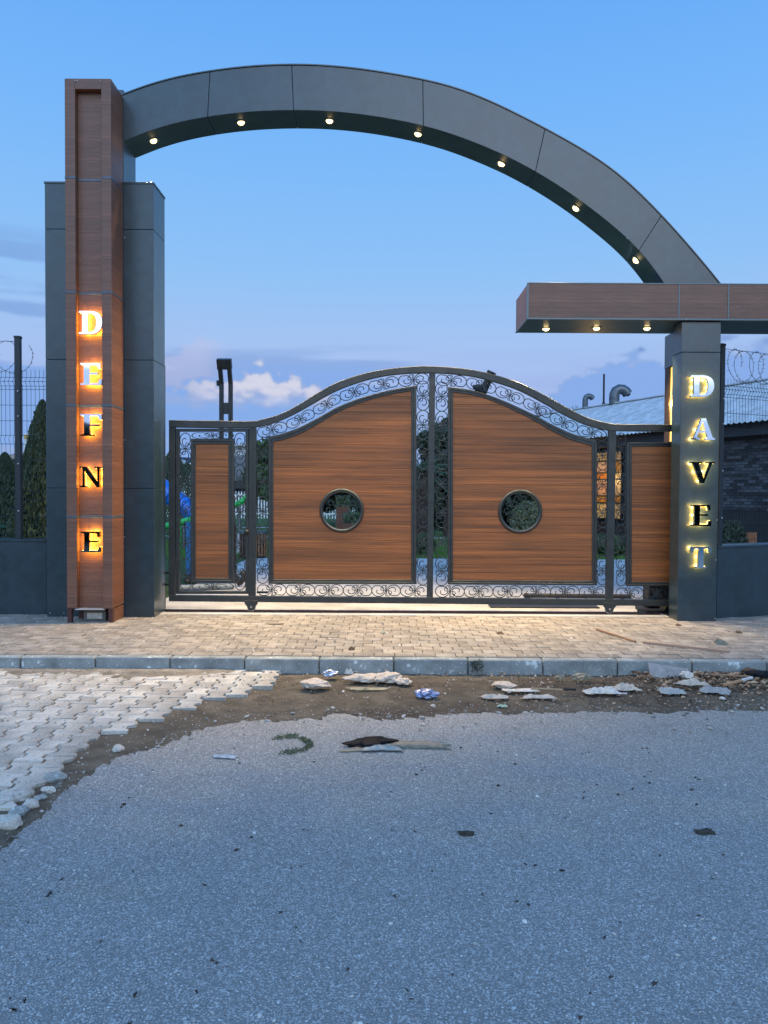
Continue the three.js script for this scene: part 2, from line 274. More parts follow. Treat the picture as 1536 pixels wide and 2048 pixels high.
{ // kerb and sidewalk
  const kerb = structGroup('kerb', 'weathered blue grey concrete kerb stones with lime stains', 'kerb');
  for (let k = -8; k < 9; k++) {
    const len = .705, x = .10 + k * len, b = uvm(new RoundedBoxGeometry(len - .008, .30, .12, 2, .018), rr(0, 5), rr(0, 5));
    const m = mesh('kerb_stone', b, M.kerb[(rnd() * 3) | 0], kerb); m.position.set(x + len / 2, WALK - .15 + rr(-.004, .003), -KZ - .06 + rr(-.004, .004)); m.rotation.set(rr(-.01, .01), rr(-.006, .006), rr(-.004, .004));
  }
  const walk = structGroup('sidewalk', 'sidewalk of dusty grey brown paving bricks laid in staggered rows', 'pavement');
  mesh('sand_bed', uvm(new THREE.BoxGeometry(30, .2, 3.0).translate(0, WALK - .116, -KZ - .12 - 1.5)), std({ color: lin(.42, .36, .29), roughness: 1, map: rep(soilMap, 1.1) }), walk);
  const bl = .198, bd = .155, variants = [0, 1, 2, 3, 4, 5].map(() => uvm(new RoundedBoxGeometry(bl - .007, .06, bd - .005, 1, .004), rr(0, 9), rr(0, 9)));
  const rest = []; let n = 0;
  for (let r = 0; r < 18; r++) for (let c = -30; c < 30; c++) {
    const x = c * bl + (r % 2 ? bl / 2 : 0) + .03 * (hash(r, 3, 9) - .5), z = -KZ - .125 - bd / 2 - r * bd;
    if (Math.abs(x) > -z * .545 || -z > 9.74 + bd) continue;
    const y = WALK - .03 + rr(-.0025, .0025), rx = rr(-.01, .01), rz = rr(-.01, .01), k = (rnd() * 6) | 0, mt = (rnd() * 5) | 0;
    if (n++ < 300) { const m = mesh('paver', variants[k], M.paver[mt], walk); m.position.set(x, y, z); m.rotation.set(rx, rr(-.008, .008), rz); }
    else { const q = variants[k].clone(); q.applyMatrix4(new THREE.Matrix4().makeRotationFromEuler(new THREE.Euler(rx, 0, rz)).setPosition(x, y, z)); (rest[mt] ??= []).push(q); }
  }
  rest.forEach((l, k) => { const m = mesh('paver_rows', merge(l), M.paver[k], walk); m.userData.kind = 'stuff'; });
  struct(mesh('threshold', bx(-2.9, 3.66, -.1, WALK + .006, -9.78, -10.15, .003), M.concrete), 'smooth concrete strip under the gate', 'threshold');
}
{ // inside the gate: drive and lawn
  struct(mesh('driveway', bx(-3.2, 9, -.1, WALK - .004, -10.16, -18.4, .003), M.drive), 'pale concrete driveway behind the gate', 'driveway');
  const lawnMat = std({ color: lin(.10, .24, .045), roughness: 1, map: rep(soilMap, 3), bumpMap: rep(soilBump, .8), bumpScale: .03 });
  struct(mesh('lawn', bx(-60, 60, -.1, WALK - .02, -18.4, -75, .003), lawnMat), 'green lawn behind the driveway', 'lawn');
  struct(mesh('side_lawn', bx(-60, -3.21, -.1, WALK - .02, -9.9, -18.39, .003), lawnMat));
  const blade = new THREE.BufferGeometry(); blade.setAttribute('position', new THREE.Float32BufferAttribute([-.006, 0, 0, .006, 0, 0, .012, .07, .012], 3)); blade.computeVertexNormals();
  const N = 26000, inst = new THREE.InstancedMesh(blade, std({ color: lin(.085, .20, .035), roughness: .9, side: THREE.DoubleSide }), N), m4 = new THREE.Matrix4(), e = new THREE.Euler(), q = new THREE.Quaternion();
  for (let i = 0; i < N; i++) { const z = -18.4 - 14 * rnd() * rnd(), x = rr(-8, 8); e.set(rr(-.4, .4), rnd() * 6.28, rr(-.4, .4)); q.setFromEuler(e); const s = rr(.7, 2.0); m4.compose(V3(x, WALK - .02, z), q, V3(s, s, s)); inst.setMatrixAt(i, m4); inst.setColorAt(i, lin(rr(.7, 1.3), rr(.75, 1.2), rr(.6, 1.2))); }
  inst.name = 'grass'; inst.userData = { kind: 'stuff', label: 'short blades of grass on the lawn', category: 'grass' }; shadowed(inst); scene.add(inst);
  const path = uvm(new THREE.PlaneGeometry(26, 1.1).rotateX(-Math.PI / 2).translate(2, WALK - .012, -27));
  struct(mesh('garden_path', path, M.drive)); 
  struct(mesh('garden_path', uvm(new THREE.PlaneGeometry(26, .7).rotateX(-Math.PI / 2).translate(2, WALK - .012, -34)), M.drive));
}

// ================================================================ LEFT PILLAR, PYLON AND ARCH
const ZA = 9.55, ZB = 10.03;
const X = (px, py, Z) => P(px, py, Z).x, Y = (px, py, Z) => P(px, py, Z).y;
const screw = (parent, x, y, z) => { const m = mesh('screw', new THREE.SphereGeometry(.007, 8, 6).scale(1, 1, .5).translate(x, y, z), M.steel, parent); return m; };
{
  const g = thing('gate_pillar', 'tall dark grey clad pillar standing behind the wooden sign pylon', 'pillar');
  const x0 = X(92, 900, ZA), x1 = X(308, 900, ZA), cuts = [WALK - .02, Y(275, 977, ZA), Y(275, 720, ZA), Y(275, 459, ZA), Y(275, 366, ZA)];
  mesh('core', bx(x0 + .012, x1 - .012, cuts[0], cuts[4] - .012, -ZA - .012, -ZB + .012), M.acpGap, g);
  for (let k = 0; k < 4; k++) mesh('cladding_panel', bx(x0, x1, cuts[k] + .002, cuts[k + 1] - .002, -ZA, -ZB, .004), M.acp, g);
  mesh('coping', bx(x0 - .008, x1 + .008, cuts[4] - .014, cuts[4] + .012, -ZA + .008, -ZB - .008), M.acp, g);
  for (const [px, py] of [[246, 475], [246, 880], [246, 1074]]) screw(g, X(px, py, ZA) + .02, Y(px, py, ZA), -ZA + .003);
  for (const px of [100, 128]) screw(g, X(px, 1228, ZA), Y(px, 1226, ZA), -ZA + .003);
}
const PX0 = X(131.5, 700, 9.13), PX1 = X(223.5, 700, 9.13), PZ = 9.13, PR = 9.21, PB = 9.54;
const RIBL = X(152, 700, 9.13), RIBR = X(204, 700, 9.13);
{
  const g = thing('sign_pylon', 'reddish brown wood grain pylon with recessed channel and grey joint bands', 'pylon');
  const top = Y(177, 157, PZ), foot = Y(177, 1217, PZ), bands = [1034, 811, 584, 355].map((y) => Y(215, y, PZ));
  const cuts = [foot, ...bands, top];
  mesh('core', bx(PX0 + .02, PX1 - .02, foot + .02, top - .02, -PR - .02, -PB + .004), M.acpGap, g);
  for (let k = 0; k < 5; k++) {
    const a = cuts[k] + (k ? .014 : 0), b = k === 4 ? Y(177, 178, PZ) : cuts[k + 1] - .014, t = k === 4 ? top : b;
    mesh('rib', bx(PX0, RIBL, a, t, -PZ, -PB, .004), M.cladding, g);
    mesh('rib', bx(RIBR, PX1, a, t, -PZ, -PB, .004), M.cladding, g);
    mesh('channel_panel', bx(RIBL + .001, RIBR - .001, a, b, -PR, -PB + .02, .003), M.cladding, g);
    if (k) { // grey band following the profile
      const y = cuts[k], h = .0155;
      mesh('joint_band', merge([bx(PX0 - .003, RIBL + .003, y - h, y + h, -PZ + .003, -PB), bx(RIBR - .003, PX1 + .003, y - h, y + h, -PZ + .003, -PB), bx(RIBL + .004, RIBR - .004, y - h, y + h, -PR + .004, -PB + .03)]), M.band, g);
    }
  }
  mesh('cap', bx(RIBL + .001, RIBR - .001, Y(177, 178, PZ), top, -PZ - .001, -PB + .01, .003), M.cladding, g);
  for (const px of [150, 155, 201]) screw(g, X(px, 160, PZ), Y(px, 161, PZ), -PZ + .002);
  for (const [a, b] of [[PX0, PX0 + .055], [PX1 - .055, PX1]]) mesh('leg', bx(a + .002, b - .002, WALK - .01, foot - .002, -PZ - .004, -PZ - .06), M.rust, g);
  mesh('side_foot', bx(PX1 - .02, PX1 - .001, WALK - .005, foot - .012, -PZ - .064, -PB + .01), M.cladding, g);
  mesh('back_plate', bx(PX0 + .02, PX1 - .03, WALK - .01, foot - .002, -PZ - .30, -PZ - .34), M.rust, g);
  mesh('shelf_plate', bx(RIBL - .02, RIBR + .02, foot - .018, foot - .004, -PZ + .01, -PZ - .2), M.concrete, g);
}
{
  const y0 = WALK, z = -PZ - .09, x0 = X(161, 1230, PZ), x1 = X(206, 1230, PZ), g = thing('ground_floodlight', 'switched off grey floodlight lying in the open foot of the pylon', 'floodlight');
  mesh('housing', bx(x0, x1, y0, y0 + .135, z, z - .1, .01), std({ color: lin(.12, .12, .115), roughness: .7, map: rep(speckle, .3) }), g);
  mesh('lens', bx(x0 + .045, x1 - .04, y0 + .03, y0 + .105, z + .006, z - .01, .003), std({ color: lin(.48, .48, .44), roughness: .5, map: rep(speckle, .2) }), g);
}
// the arch
const outerPx = [[215, 203], [245, 190], [290, 173], [340, 158], [415, 144], [500, 133.5], [583, 130], [660, 132.5], [750, 143], [843, 159.5], [900, 172.5], [980, 203], [1057, 241], [1150, 291], [1231, 344], [1322, 431], [1385, 502], [1437, 564], [1468, 606]];
const innerPx = [[215, 296], [245, 283], [290, 264], [340, 248], [415, 233], [500, 223], [583, 220], [660, 222], [750, 232], [843, 250], [900, 266], [960, 289], [1016, 313], [1115, 369], [1206, 435], [1277, 497.5], [1328, 565], [1352, 604]];
const outerC = new THREE.CatmullRomCurve3(outerPx.map(([x, y]) => P(x, y, ZA)), false, 'centripetal'), innerC = new THREE.CatmullRomCurve3(innerPx.map(([x, y]) => P(x, y, ZA)), false, 'centripetal');
const smoothC = (c, n) => { const pts = c.getSpacedPoints(200); for (let k = 0; k < n; k++) { const q = pts.map((p) => p.clone()); for (let i = 1; i < 200; i++) pts[i].copy(q[i - 1]).add(q[i]).add(q[i + 1]).multiplyScalar(1 / 3); } return pts; };
const outerS = smoothC(outerC, 40), innerS = smoothC(innerC, 40);
const at = (pts, t) => { const f = Math.min(199.999, Math.max(0, t * 200)), i = Math.floor(f); return pts[i].clone().lerp(pts[i + 1], f - i); };
{
  const g = thing('entrance_arch', 'dark grey panelled arch sweeping from the pillar down onto the wooden beam', 'arch');
  const tOf = (px) => { const x = X(px, 200, ZA); let k = outerS.findIndex((p) => p.x > x); return k < 0 ? 1 : k / 200; };
  const js = [0, tOf(415), tOf(583), tOf(843), tOf(1085), tOf(1322), 1], tIn = (px) => innerS.findIndex((p) => p.x > X(px, 300, ZA)) / 200, ji = [0, tIn(415), tIn(583), tIn(843), tIn(1067), tIn(1277), 1];
  const toIn = (t) => { let k = 1; while (k < 6 && t > js[k]) k++; return lerp(ji[k - 1], ji[k], (t - js[k - 1]) / (js[k] - js[k - 1])); };
  const seg = (a, b, inset, z, d, bev) => { const n = Math.max(8, Math.round((b - a) * 110)), o = [], i2 = []; for (let k = 0; k <= n; k++) { const t = lerp(a, b, k / n), p = at(outerS, t), q = at(innerS, toIn(t)), dir = p.clone().sub(q).normalize(); o.push(V2(p.x - dir.x * inset, p.y - dir.y * inset)); i2.push(V2(q.x + dir.x * inset, q.y + dir.y * inset)); } return uvm(toCreasedNormals(extrude([...i2, ...o.reverse()], d, z, bev), .6)); };
  mesh('core', seg(.005, .995, .012, -ZA - .012, ZB - ZA - .024, 0), M.acpGap, g);
  for (let k = 0; k < 6; k++) mesh('arch_panel', seg(js[k] + .0003, js[k + 1] - .0003, 0, -ZA, ZB - ZA, .003), M.acp, g);
  const n = 160, o = [], i2 = [];
  for (let k = 0; k <= n; k++) { const p = at(outerS, k / n), q = at(innerS, k / n), d = p.clone().sub(q).normalize(); i2.push(V2(p.x + d.x * .001, p.y + d.y * .001)); o.push(V2(p.x + d.x * .016, p.y + d.y * .016)); }
  mesh('edge_trim', uvm(toCreasedNormals(extrude([...i2, ...o.reverse()], ZB - ZA + .024, -ZA + .012, 0), .6)), M.acp, g);
  for (const [px, py] of [[840, 246], [1254, 477]]) screw(g, X(px, py, ZA), Y(px, py, ZA), -ZA + .003);
  // upright behind the pylon that carries the arch
  const c0 = X(140, 300, ZA), c1 = X(246, 330, ZA);
  mesh('upright', bx(c0, c1 + .002, Y(275, 366, ZA) + .014, Y(200, 178, ZA), -ZA - .014, -ZB + .003), M.acp, g);
}

// ================================================================ RIGHT PILLAR AND BEAM
const RZ = 9.48, RX0 = X(1359, 950, RZ), RX1 = X(1437, 950, RZ);
const BZ = 9.43, BZ2 = 10.25, BY0 = Y(1300, 640, BZ), BY1 = Y(1300, 567, BZ);
{
  const g = thing('sign_pillar', 'dark grey clad pillar carrying the beam, with backlit letters', 'pillar');
  const cut = Y(1400, 704.5, RZ), y0 = WALK - .02;
  mesh('core', bx(RX0 + .01, RX1 - .01, y0, BY0 - .005, -RZ - .01, -9.76), M.acpGap, g);
  mesh('cladding_panel', bx(RX0, RX1, y0, cut - .003, -RZ, -9.77), M.acp, g);
  mesh('cladding_panel', bx(RX0, RX1, cut + .003, BY0 - .003, -RZ, -9.77), M.acp, g);
  for (const py of [1040, 1120, 1237]) screw(g, RX1 - .012, Y(1435, py, RZ), -RZ + .003);
}
{
  const g = thing('canopy_beam', 'long brown wood grain beam with grey trims resting on the right pillar', 'beam');
  const x0 = X(1055, 604, BZ), x3 = 6.4, xa = X(1358, 604, BZ), xb = X(1457, 604, BZ);
  mesh('core', bx(x0 + .015, x3, BY0 + .012, BY1 - .012, -BZ - .012, -BZ2 + .012), M.acpGap, g);
  const yb = BY0 + .022, yt = BY1 - .008;
  for (const [a, b] of [[x0 + .012, xa - .008], [xa + .008, xb - .008], [xb + .008, x3]]) mesh('front_panel', bx(a, b, yb, yt, -BZ, -BZ - .03, .003), M.cladding, g);
  mesh('end_panel', bx(x0, x0 + .03, yb, yt, -BZ - .034, -BZ2, .003), M.cladding, g);
  mesh('soffit', bx(x0 + .02, x3, BY0 + .004, BY0 + .02, -BZ - .02, -BZ2 + .005, .002), M.acp, g);
  mesh('roof_sheet', bx(x0 + .01, x3, yt, BY1, -BZ - .01, -BZ2), M.acp, g);
  mesh('back_panel', bx(x0 + .032, x3, yb, yt - .002, -BZ2 + .03, -BZ2, .003), M.acp, g);
  mesh('trim', bx(x0 - .006, x3, BY0, yb, -BZ + .006, -BZ - .018, .002), M.trim, g);
  mesh('trim', bx(x0 - .005, x3, yt, BY1 + .006, -BZ + .005, -BZ - .009, .002), M.trim, g);
  mesh('trim', bx(x0 - .006, x0 + .018, BY0 + .001, yb, -BZ - .019, -BZ2 - .004, .002), M.trim, g);
  mesh('trim', bx(x0 - .007, x0 + .014, yb, yt, -BZ + .006, -BZ - .033, .002), M.trim, g);
  for (const x of [xa, xb]) mesh('trim', bx(x - .008, x + .008, yb, yt, -BZ + .004, -BZ - .02, .002), M.trim, g);
  screw(g, X(1372, 637, BZ), BY0 + .012, -BZ + .008); screw(g, X(1475, 614, BZ), Y(1475, 614, BZ), -BZ + .003);
}
{ // narrow gate house upright behind the gate, with a lit slot window
  const g = thing('gatehouse_column', 'narrow dark column behind the gate with a glowing yellow slot window', 'column');
  const x0 = X(1346, 800, 10.07), x1 = 4.25, wy0 = Y(1340, 884, 10.1), wy1 = Y(1340, 731, 10.1);
  const brown = std({ color: lin(.055, .03, .018), roughness: .6 });
  mesh('base', bx(x0, x1, WALK - .02, wy0, -10.07, -10.40), M.acp, g);
  mesh('lintel', bx(x0, x1, wy1, BY0 - .004, -10.07, -10.40), M.acp, g);
  mesh('jamb', bx(x0 + .004, x1, wy0 + .002, wy1 - .002, -10.245, -10.39), brown, g);
  mesh('mullion', bx(x0 - .004, x0 + .03, wy0 + .002, wy1 - .002, -10.20, -10.222), brown, g);
  mesh('jamb', bx(x0 + .02, x1, wy0 + .002, wy1 - .002, -10.075, -10.10), M.trim, g);
  mesh('window_light', bx(x0 + .012, x0 + .03, wy0 + .01, wy1 - .01, -10.105, -10.198), M.glowWindow, g);
  const l = new THREE.PointLight(new THREE.Color(1, .62, .15), .35); l.position.set(x0 - .01, (wy0 + wy1) / 2, -10.16); l.shadow.radius = 1; l.castShadow = true; scene.add(l);
}

// ================================================================ LAMPS
function downlight(p, n, label, group, power) {            // n: direction the light shines
  const g = thing('downlight', label, 'downlight', group);
  const ring = new THREE.LatheGeometry([V2(.041, -.006), V2(.044, .006), V2(.062, .007), V2(.066, .001), V2(.066, -.004)], 24), lens = new THREE.LatheGeometry([V2(.0005, .030), V2(.018, .028), V2(.032, .020), V2(.040, .008), V2(.041, -.004)], 20);
  mesh('rim', ring, M.trim, g); mesh('lens', lens, M.lens, g);
  g.position.copy(p); g.quaternion.setFromUnitVectors(V3(0, 1, 0), n);
  const s = new THREE.SpotLight(new THREE.Color(1, .74, .40), power, 0, .82, .9, 2); s.position.copy(p).addScaledVector(n, .045); s.target.position.copy(p).addScaledVector(n, 3); s.shadow.radius = 2; s.castShadow = true; scene.add(s, s.target);
}
const zm = (ZA + ZB) / 2;
const ordinal = ['first', 'second', 'third', 'fourth', 'fifth', 'sixth', 'seventh'];
for (const [i, [px, py]] of [[307, 290], [482, 250], [659, 245], [836, 271], [1003, 332], [1152, 424], [1272, 533]].entries()) {
  const x = X(px, py, zm); let k = innerS.findIndex((p) => p.x > x), a = innerS[k - 1], b = innerS[k], t = (x - a.x) / (b.x - a.x), p = a.clone().lerp(b, t), tan = b.clone().sub(a).normalize(), n = V3(tan.y, -tan.x, 0);
  downlight(V3(p.x, p.y, -zm).addScaledVector(n, .001), n, 'lit warm downlight under the arch, ' + ordinal[i] + ' from the wooden pylon', 'downlights under the arch', 62);
}
for (const [i, [px, py]] of [[1092, 657], [1193, 656], [1294, 656]].entries()) { const q = F(px, py, BY0 + .003); downlight(V3(q.x, BY0 + .003, q.z), V3(0, -1, 0), 'lit warm downlight under the wooden beam, ' + ordinal[i] + ' from its free end', 'downlights under the beam', 26); }

// ================================================================ BACKLIT LETTERS
const font = await new FontLoader().loadAsync('fonts/droid/droid_serif_bold.typeface.json');
const ledSpots = { // where modules sit in the strokes, as shares of the letter's box
  D: [[.24, .14], [.24, .5], [.24, .86], [.86, .5], [.68, .85], [.68, .15]], E: [[.26, .12], [.26, .5], [.26, .88], [.62, .95], [.62, .06], [.6, .52]], F: [[.27, .12], [.27, .5], [.27, .88], [.64, .95], [.62, .5]],
  N: [[.17, .2], [.17, .75], [.5, .5], [.75, .22], [.83, .7]], A: [[.14, .05], [.33, .5], [.52, .82], [.72, .42], [.86, .08]], V: [[.14, .93], [.3, .55], [.5, .12], [.68, .55], [.86, .94]], T: [[.5, .1], [.5, .5], [.5, .88], [.14, .93], [.86, .93]],
};
function letter(ch, px, py, w, h, zWall, label, color, power) {
  const c = P(px, py, zWall - .095), wm = w / 1538 * zWall, hm = h / 1538 * zWall, g = thing('sign_letter', label, 'letter');
  const t = new TextGeometry(ch, { font, size: 1, depth: 1, curveSegments: 10, bevelEnabled: false }); t.computeBoundingBox(); const b = t.boundingBox;
  t.translate(-(b.min.x + b.max.x) / 2, -(b.min.y + b.max.y) / 2, -1); t.scale(wm / (b.max.x - b.min.x), hm / (b.max.y - b.min.y), .045); t.computeVertexNormals();
  mesh('face', t, M.mirror, g);
  const plate = t.clone(); plate.scale(.985, .985, .07); plate.translate(0, 0, -.0455); plate.computeVertexNormals(); mesh('led_light', plate, M.led, g);
  for (const [u, v] of ledSpots[ch]) { const l = new THREE.PointLight(color, power); l.position.set(c.x + (u - .5) * wm, c.y + (v - .5) * hm, c.z - .054); l.shadow.radius = .2; l.castShadow = true; scene.add(l); }
  for (const [u, v] of [ledSpots[ch][0], ledSpots[ch][2]]) mesh('stand_off', bar(V3((u - .5) * wm, (v - .5) * hm + .02, -.044), V3((u - .5) * wm, (v - .5) * hm + .02, -.0965), .003), M.steel, g);
  g.position.copy(c); return g;
}
const amber = new THREE.Color(1, .52, .05), warm = new THREE.Color(1, .57, .20);
letter('D', 181, 645, 45, 45, PR, 'mirror letter D with amber glow, topmost on the wooden pylon', amber, .12);
letter('E', 182, 748, 42, 43, PR, 'mirror letter E with amber glow between D and F on the wooden pylon', amber, .12);
letter('F', 182, 850, 42, 43, PR, 'mirror letter F with amber glow on the wooden pylon', amber, .12);
letter('N', 182, 954, 45, 41, PR, 'dark mirror letter N with amber glow on the wooden pylon', amber, .12);
letter('E', 182, 1084, 40, 41, PR, 'dark mirror letter E with amber glow, lowest on the wooden pylon', amber, .12);
letter('D', 1405, 772, 46, 42, RZ, 'bright mirror letter D, topmost on the grey pillar under the beam', warm, .10);
letter('A', 1407, 858, 46, 42, RZ, 'mirror letter A below the D on the grey pillar', warm, .10);
letter('V', 1405, 945, 48, 42, RZ, 'dark mirror letter V on the grey pillar', warm, .10);
letter('E', 1403, 1031, 40, 42, RZ, 'dark mirror letter E above the T on the grey pillar', warm, .10);
letter('T', 1402, 1115, 40, 42, RZ, 'mirror letter T, lowest on the grey pillar', warm, .10);

// ================================================================ THE SLIDING GATE
const ZG = 9.98, TILT = .0037;
const gate = thing('sliding_gate', 'grey iron sliding gate with curved top, wooden boards and scrollwork', 'gate');
gate.position.set(0, WALK, -ZG); gate.rotation.z = -TILT;
const G = (px, py) => { const p = P(px, py, ZG), dx = p.x, dy = p.y - WALK; return V2(dx * Math.cos(TILT) - dy * Math.sin(TILT), dx * Math.sin(TILT) + dy * Math.cos(TILT)); };
const gb = (px0, py0, px1, py1, z0, z1, r = .005) => { const a = G(px0, py0), b = G(px1, py1); return bx(a.x, b.x, b.y, a.y, z0, z1, r); };
const curveOf = (px, n = 90) => { const c = new THREE.SplineCurve(px.map(([x, y]) => G(x, y))); return c.getSpacedPoints(n); };
const yAt = (pts, x) => { if (x <= pts[0].x) return pts[0].y; for (let i = 1; i < pts.length; i++) if (x <= pts[i].x) { const a = pts[i - 1], b = pts[i]; return lerp(a.y, b.y, (x - a.x) / (b.x - a.x)); } return pts.at(-1).y; };
const railTop = curveOf([[339, 840.5], [420, 841.5], [500, 842.5], [525, 839], [562, 828], [599, 809], [636, 786], [673, 766], [723, 749], [772, 739], [822, 734], [862, 733], [929, 738], [984, 749], [1039, 766.5], [1093, 793], [1134, 816], [1175, 836], [1216, 846.5], [1240, 848.5], [1290, 849], [1342, 849.5]], 150);
const railLow = curveOf([[339, 855], [420, 856], [495, 856.5], [513, 855], [549, 846], [587, 829.5], [624, 809], [661, 788], [698, 772], [747, 757], [797, 749], [862, 746.5], [929, 751], [980, 762], [1035, 780], [1088, 807], [1130, 831], [1172, 850], [1212, 860.5], [1240, 862.5], [1290, 863], [1342, 863.5]], 150);
const D0 = .035;                                        // half thickness of the main frame
{
  mesh('top_rail', uvm(toCreasedNormals(extrude([...railLow, ...railTop.slice().reverse()], 2 * D0, D0, .005), .6)), M.iron, gate);
  const RT = G(339, 1190).y, RB = G(339, 1202).y;
  mesh('bottom_rail', bx(G(339, 1195).x, G(1343, 1205).x, RB, RT, D0, -D0), M.iron, gate);
  const post = (a, b, y0, nm = 'post') => { const p = G((a + b) / 2, y0), q = V2(0, RT), h = (G(b, 1000).x - G(a, 1000).x) / 2; mesh(nm, bx(p.x - h, p.x + h, q.y, p.y, D0 - .004, -D0 + .004), M.iron, gate); };
  post(339, 351.5, 855.5); post(499, 513, 856.5); post(858.5, 870.5, 746.5); post(1216.5, 1231.5, 861);
}
// --- scroll ornament
const spiral = (cx, cy, r0, r1, a0, a1, n = 16) => Array.from({ length: n + 1 }, (_, k) => { const t = k / n, a = lerp(a0, a1, t), r = lerp(r0, r1, t * t * (3 - 2 * t)); return V3(cx + Math.cos(a) * r, cy + Math.sin(a) * r, 0); });
const R = Math.PI / 180, SR = .0062;
const scrollGeo = (() => {
  const half = (s) => {
    const rot = (pts) => pts.map((p) => V3(p.x * s, p.y * s, p.z));
    const main = [V3(0, 0, 0), V3(.022, .026, 0), ...[...spiral(0, 0, .076, .076, 150 * R, -60 * R, 14), ...spiral(-.003, .004, .070, .020, -75 * R, -410 * R, 16)].map((p) => V3(.108 + p.x * 1.24, p.y, 0))];
    const c1 = [V3(0, 0, .004), V3(-.012, .024, .004), ...spiral(-.038, .043, .030, .010, 20 * R, 330 * R, 10)];
    const c2 = [V3(0, 0, .004), V3(.004, .030, .004), ...spiral(-.006, .058, .016, .006, -20 * R, 250 * R, 8)];
    const c3 = [V3(0, 0, -.003), V3(.030, -.004, -.003), ...spiral(.054, -.030, .028, .009, 120 * R, -200 * R, 10)];
    return [tube(rot(main), SR, 56, 5), tube(rot(c1), SR * .85, 18, 5), tube(rot(c2), SR * .8, 14, 4), tube(rot(c3), SR * .85, 18, 5)];
  };
  return merge([...half(1), ...half(-1), new THREE.SphereGeometry(.011, 8, 6)]);
})();
function strip(a, b, H, parent, name = 'scroll') {         // row of ornaments from a to b
  const d = b.clone().sub(a), len = d.length(), n = Math.max(1, Math.round(len / .405)), ang = Math.atan2(d.y, d.x);
  for (let k = 0; k < n; k++) { const c = a.clone().lerp(b, (k + .5) / n), m = mesh(name, scrollGeo, M.scroll, parent); m.position.set(c.x, c.y, 0); m.rotation.z = ang; m.scale.set(len / n / .405, H / .152, 1); }
}
const hOf = (px) => px / 1538 * ZG;
const vstrip = (x, y0, y1, w, parent) => strip(G(x, y1), G(x, y0), hOf(w), parent);
const hstrip = (y, x0, x1, h, parent) => strip(G(x0, y), G(x1, y), hOf(h), parent);
vstrip(525.5, 878, 1167, 24, gate); vstrip(846, 762, 1170, 24, gate); vstrip(883.5, 764, 1171, 25, gate); vstrip(1205, 882, 1170, 23, gate); vstrip(1242, 866, 1172, 20, gate);
strip(G(515, 1179.5), G(858, 1182), hOf(23), gate); strip(G(871, 1182.5), G(1216, 1184.5), hOf(24), gate); strip(G(1232, 1186), G(1341, 1187), hOf(23), gate);
// --- wooden leaves
const circlePts = (c, r, n = 40) => Array.from({ length: n }, (_, k) => V2(c.x + r * Math.cos(k / n * 2 * Math.PI), c.y + r * Math.sin(k / n * 2 * Math.PI)));
function leaf(outline, woodOutline, topW, circ, bottomY, parent, name, label) {
  const mid = outline.map((p, i) => p.clone().lerp(woodOutline[i], .5)), inner = woodOutline;
  const g = new THREE.Group(); g.name = name; parent.add(g); if (label) g.userData.label = label;
  mesh('moulding', uvm(toCreasedNormals(extrude(outline, .056, .028, .004, [mid]), .6)), M.iron, g);
  mesh('moulding', uvm(toCreasedNormals(extrude(mid.map((p) => p.clone()), .044, .022, .004, [inner]), .6)), M.iron, g);
  const x0 = Math.min(...inner.map((p) => p.x)) - .006, x1 = Math.max(...inner.map((p) => p.x)) + .006, yMax = Math.max(...inner.map((p) => p.y)), pitch = .1035, rc = circ && hOf(40);
  for (let y = bottomY - .004; y < yMax; y += pitch) {
    const a = y, b = y + pitch - .0012, runs = []; let run = null;
    const N = 72;
    for (let k = 0; k <= N; k++) {
      const x = lerp(x0, x1, k / N); let lo = a, hi = Math.min(b, topW(x) + .006);
      if (circ && Math.abs(x - circ.x) < rc) { const h = Math.sqrt(rc * rc - (x - circ.x) ** 2), ct = circ.y + h, cb = circ.y - h; if (ct > lo && cb < hi) { if (a > circ.y) lo = Math.max(lo, ct); else if (b < circ.y) hi = Math.min(hi, cb); else hi = lo; } }
      if (hi - lo > .003) { (run ??= []).push([x, lo, hi]); if (run.length === 1) runs.push(run); } else run = null;
    }
    for (const r of runs) {
      if (r.length < 2) continue;
      const simple = r.every((q) => Math.abs(q[1] - a) < 1e-6 && Math.abs(q[2] - b) < 1e-6), s = simple ? [r[0], r.at(-1)] : r;
      const geo = uvm(extrude([...s.map((q) => V2(q[0], q[1])), ...s.slice().reverse().map((q) => V2(q[0], q[2]))], .018, .008, .0022), rr(0, 7), rr(0, 7));
      mesh('board', geo, M.board[(rnd() * 4) | 0], g);
    }
  }
  return g;
}
const rect = (x0, y0, x1, y1) => [G(x0, y1), G(x1, y1), G(x1, y0), G(x0, y0)];
const lTop = curveOf([[537.5, 873], [562, 868], [599, 855], [636, 836], [673, 815.5], [710, 800], [747, 788.5], [784, 779.5], [833, 771.5]], 40);
const rTop = curveOf([[896, 774], [935, 779], [970, 788], [1011, 803.5], [1066, 829], [1107, 851], [1148, 869], [1193, 881.5]], 40);
const shrink = (pts, dx0, dx1, dy) => pts.map((p, i) => { const t = i / (pts.length - 1), q = G(768, 1000), e = G(768 + dx0, 1000).x - q.x, f = G(768 + dx1, 1000).x - q.x; return V2(lerp(p.x + e, p.x - f, t), p.y - hOf(dy)); });
const lIn = shrink(lTop, 9.5, 10.5, 10.5), rIn = shrink(rTop, 9.5, 9.5, 10.5);
const cL = G(683.5, 1021), cR = G(1040, 1023);
const L1 = leaf([G(537.5, 1167.5), G(833, 1168), ...lTop.slice().reverse()], [G(547, 1158.5), G(822.5, 1159), ...lIn.slice().reverse()], (x) => yAt(lIn, x), cL, G(684, 1159).y, gate, 'wood_panel');
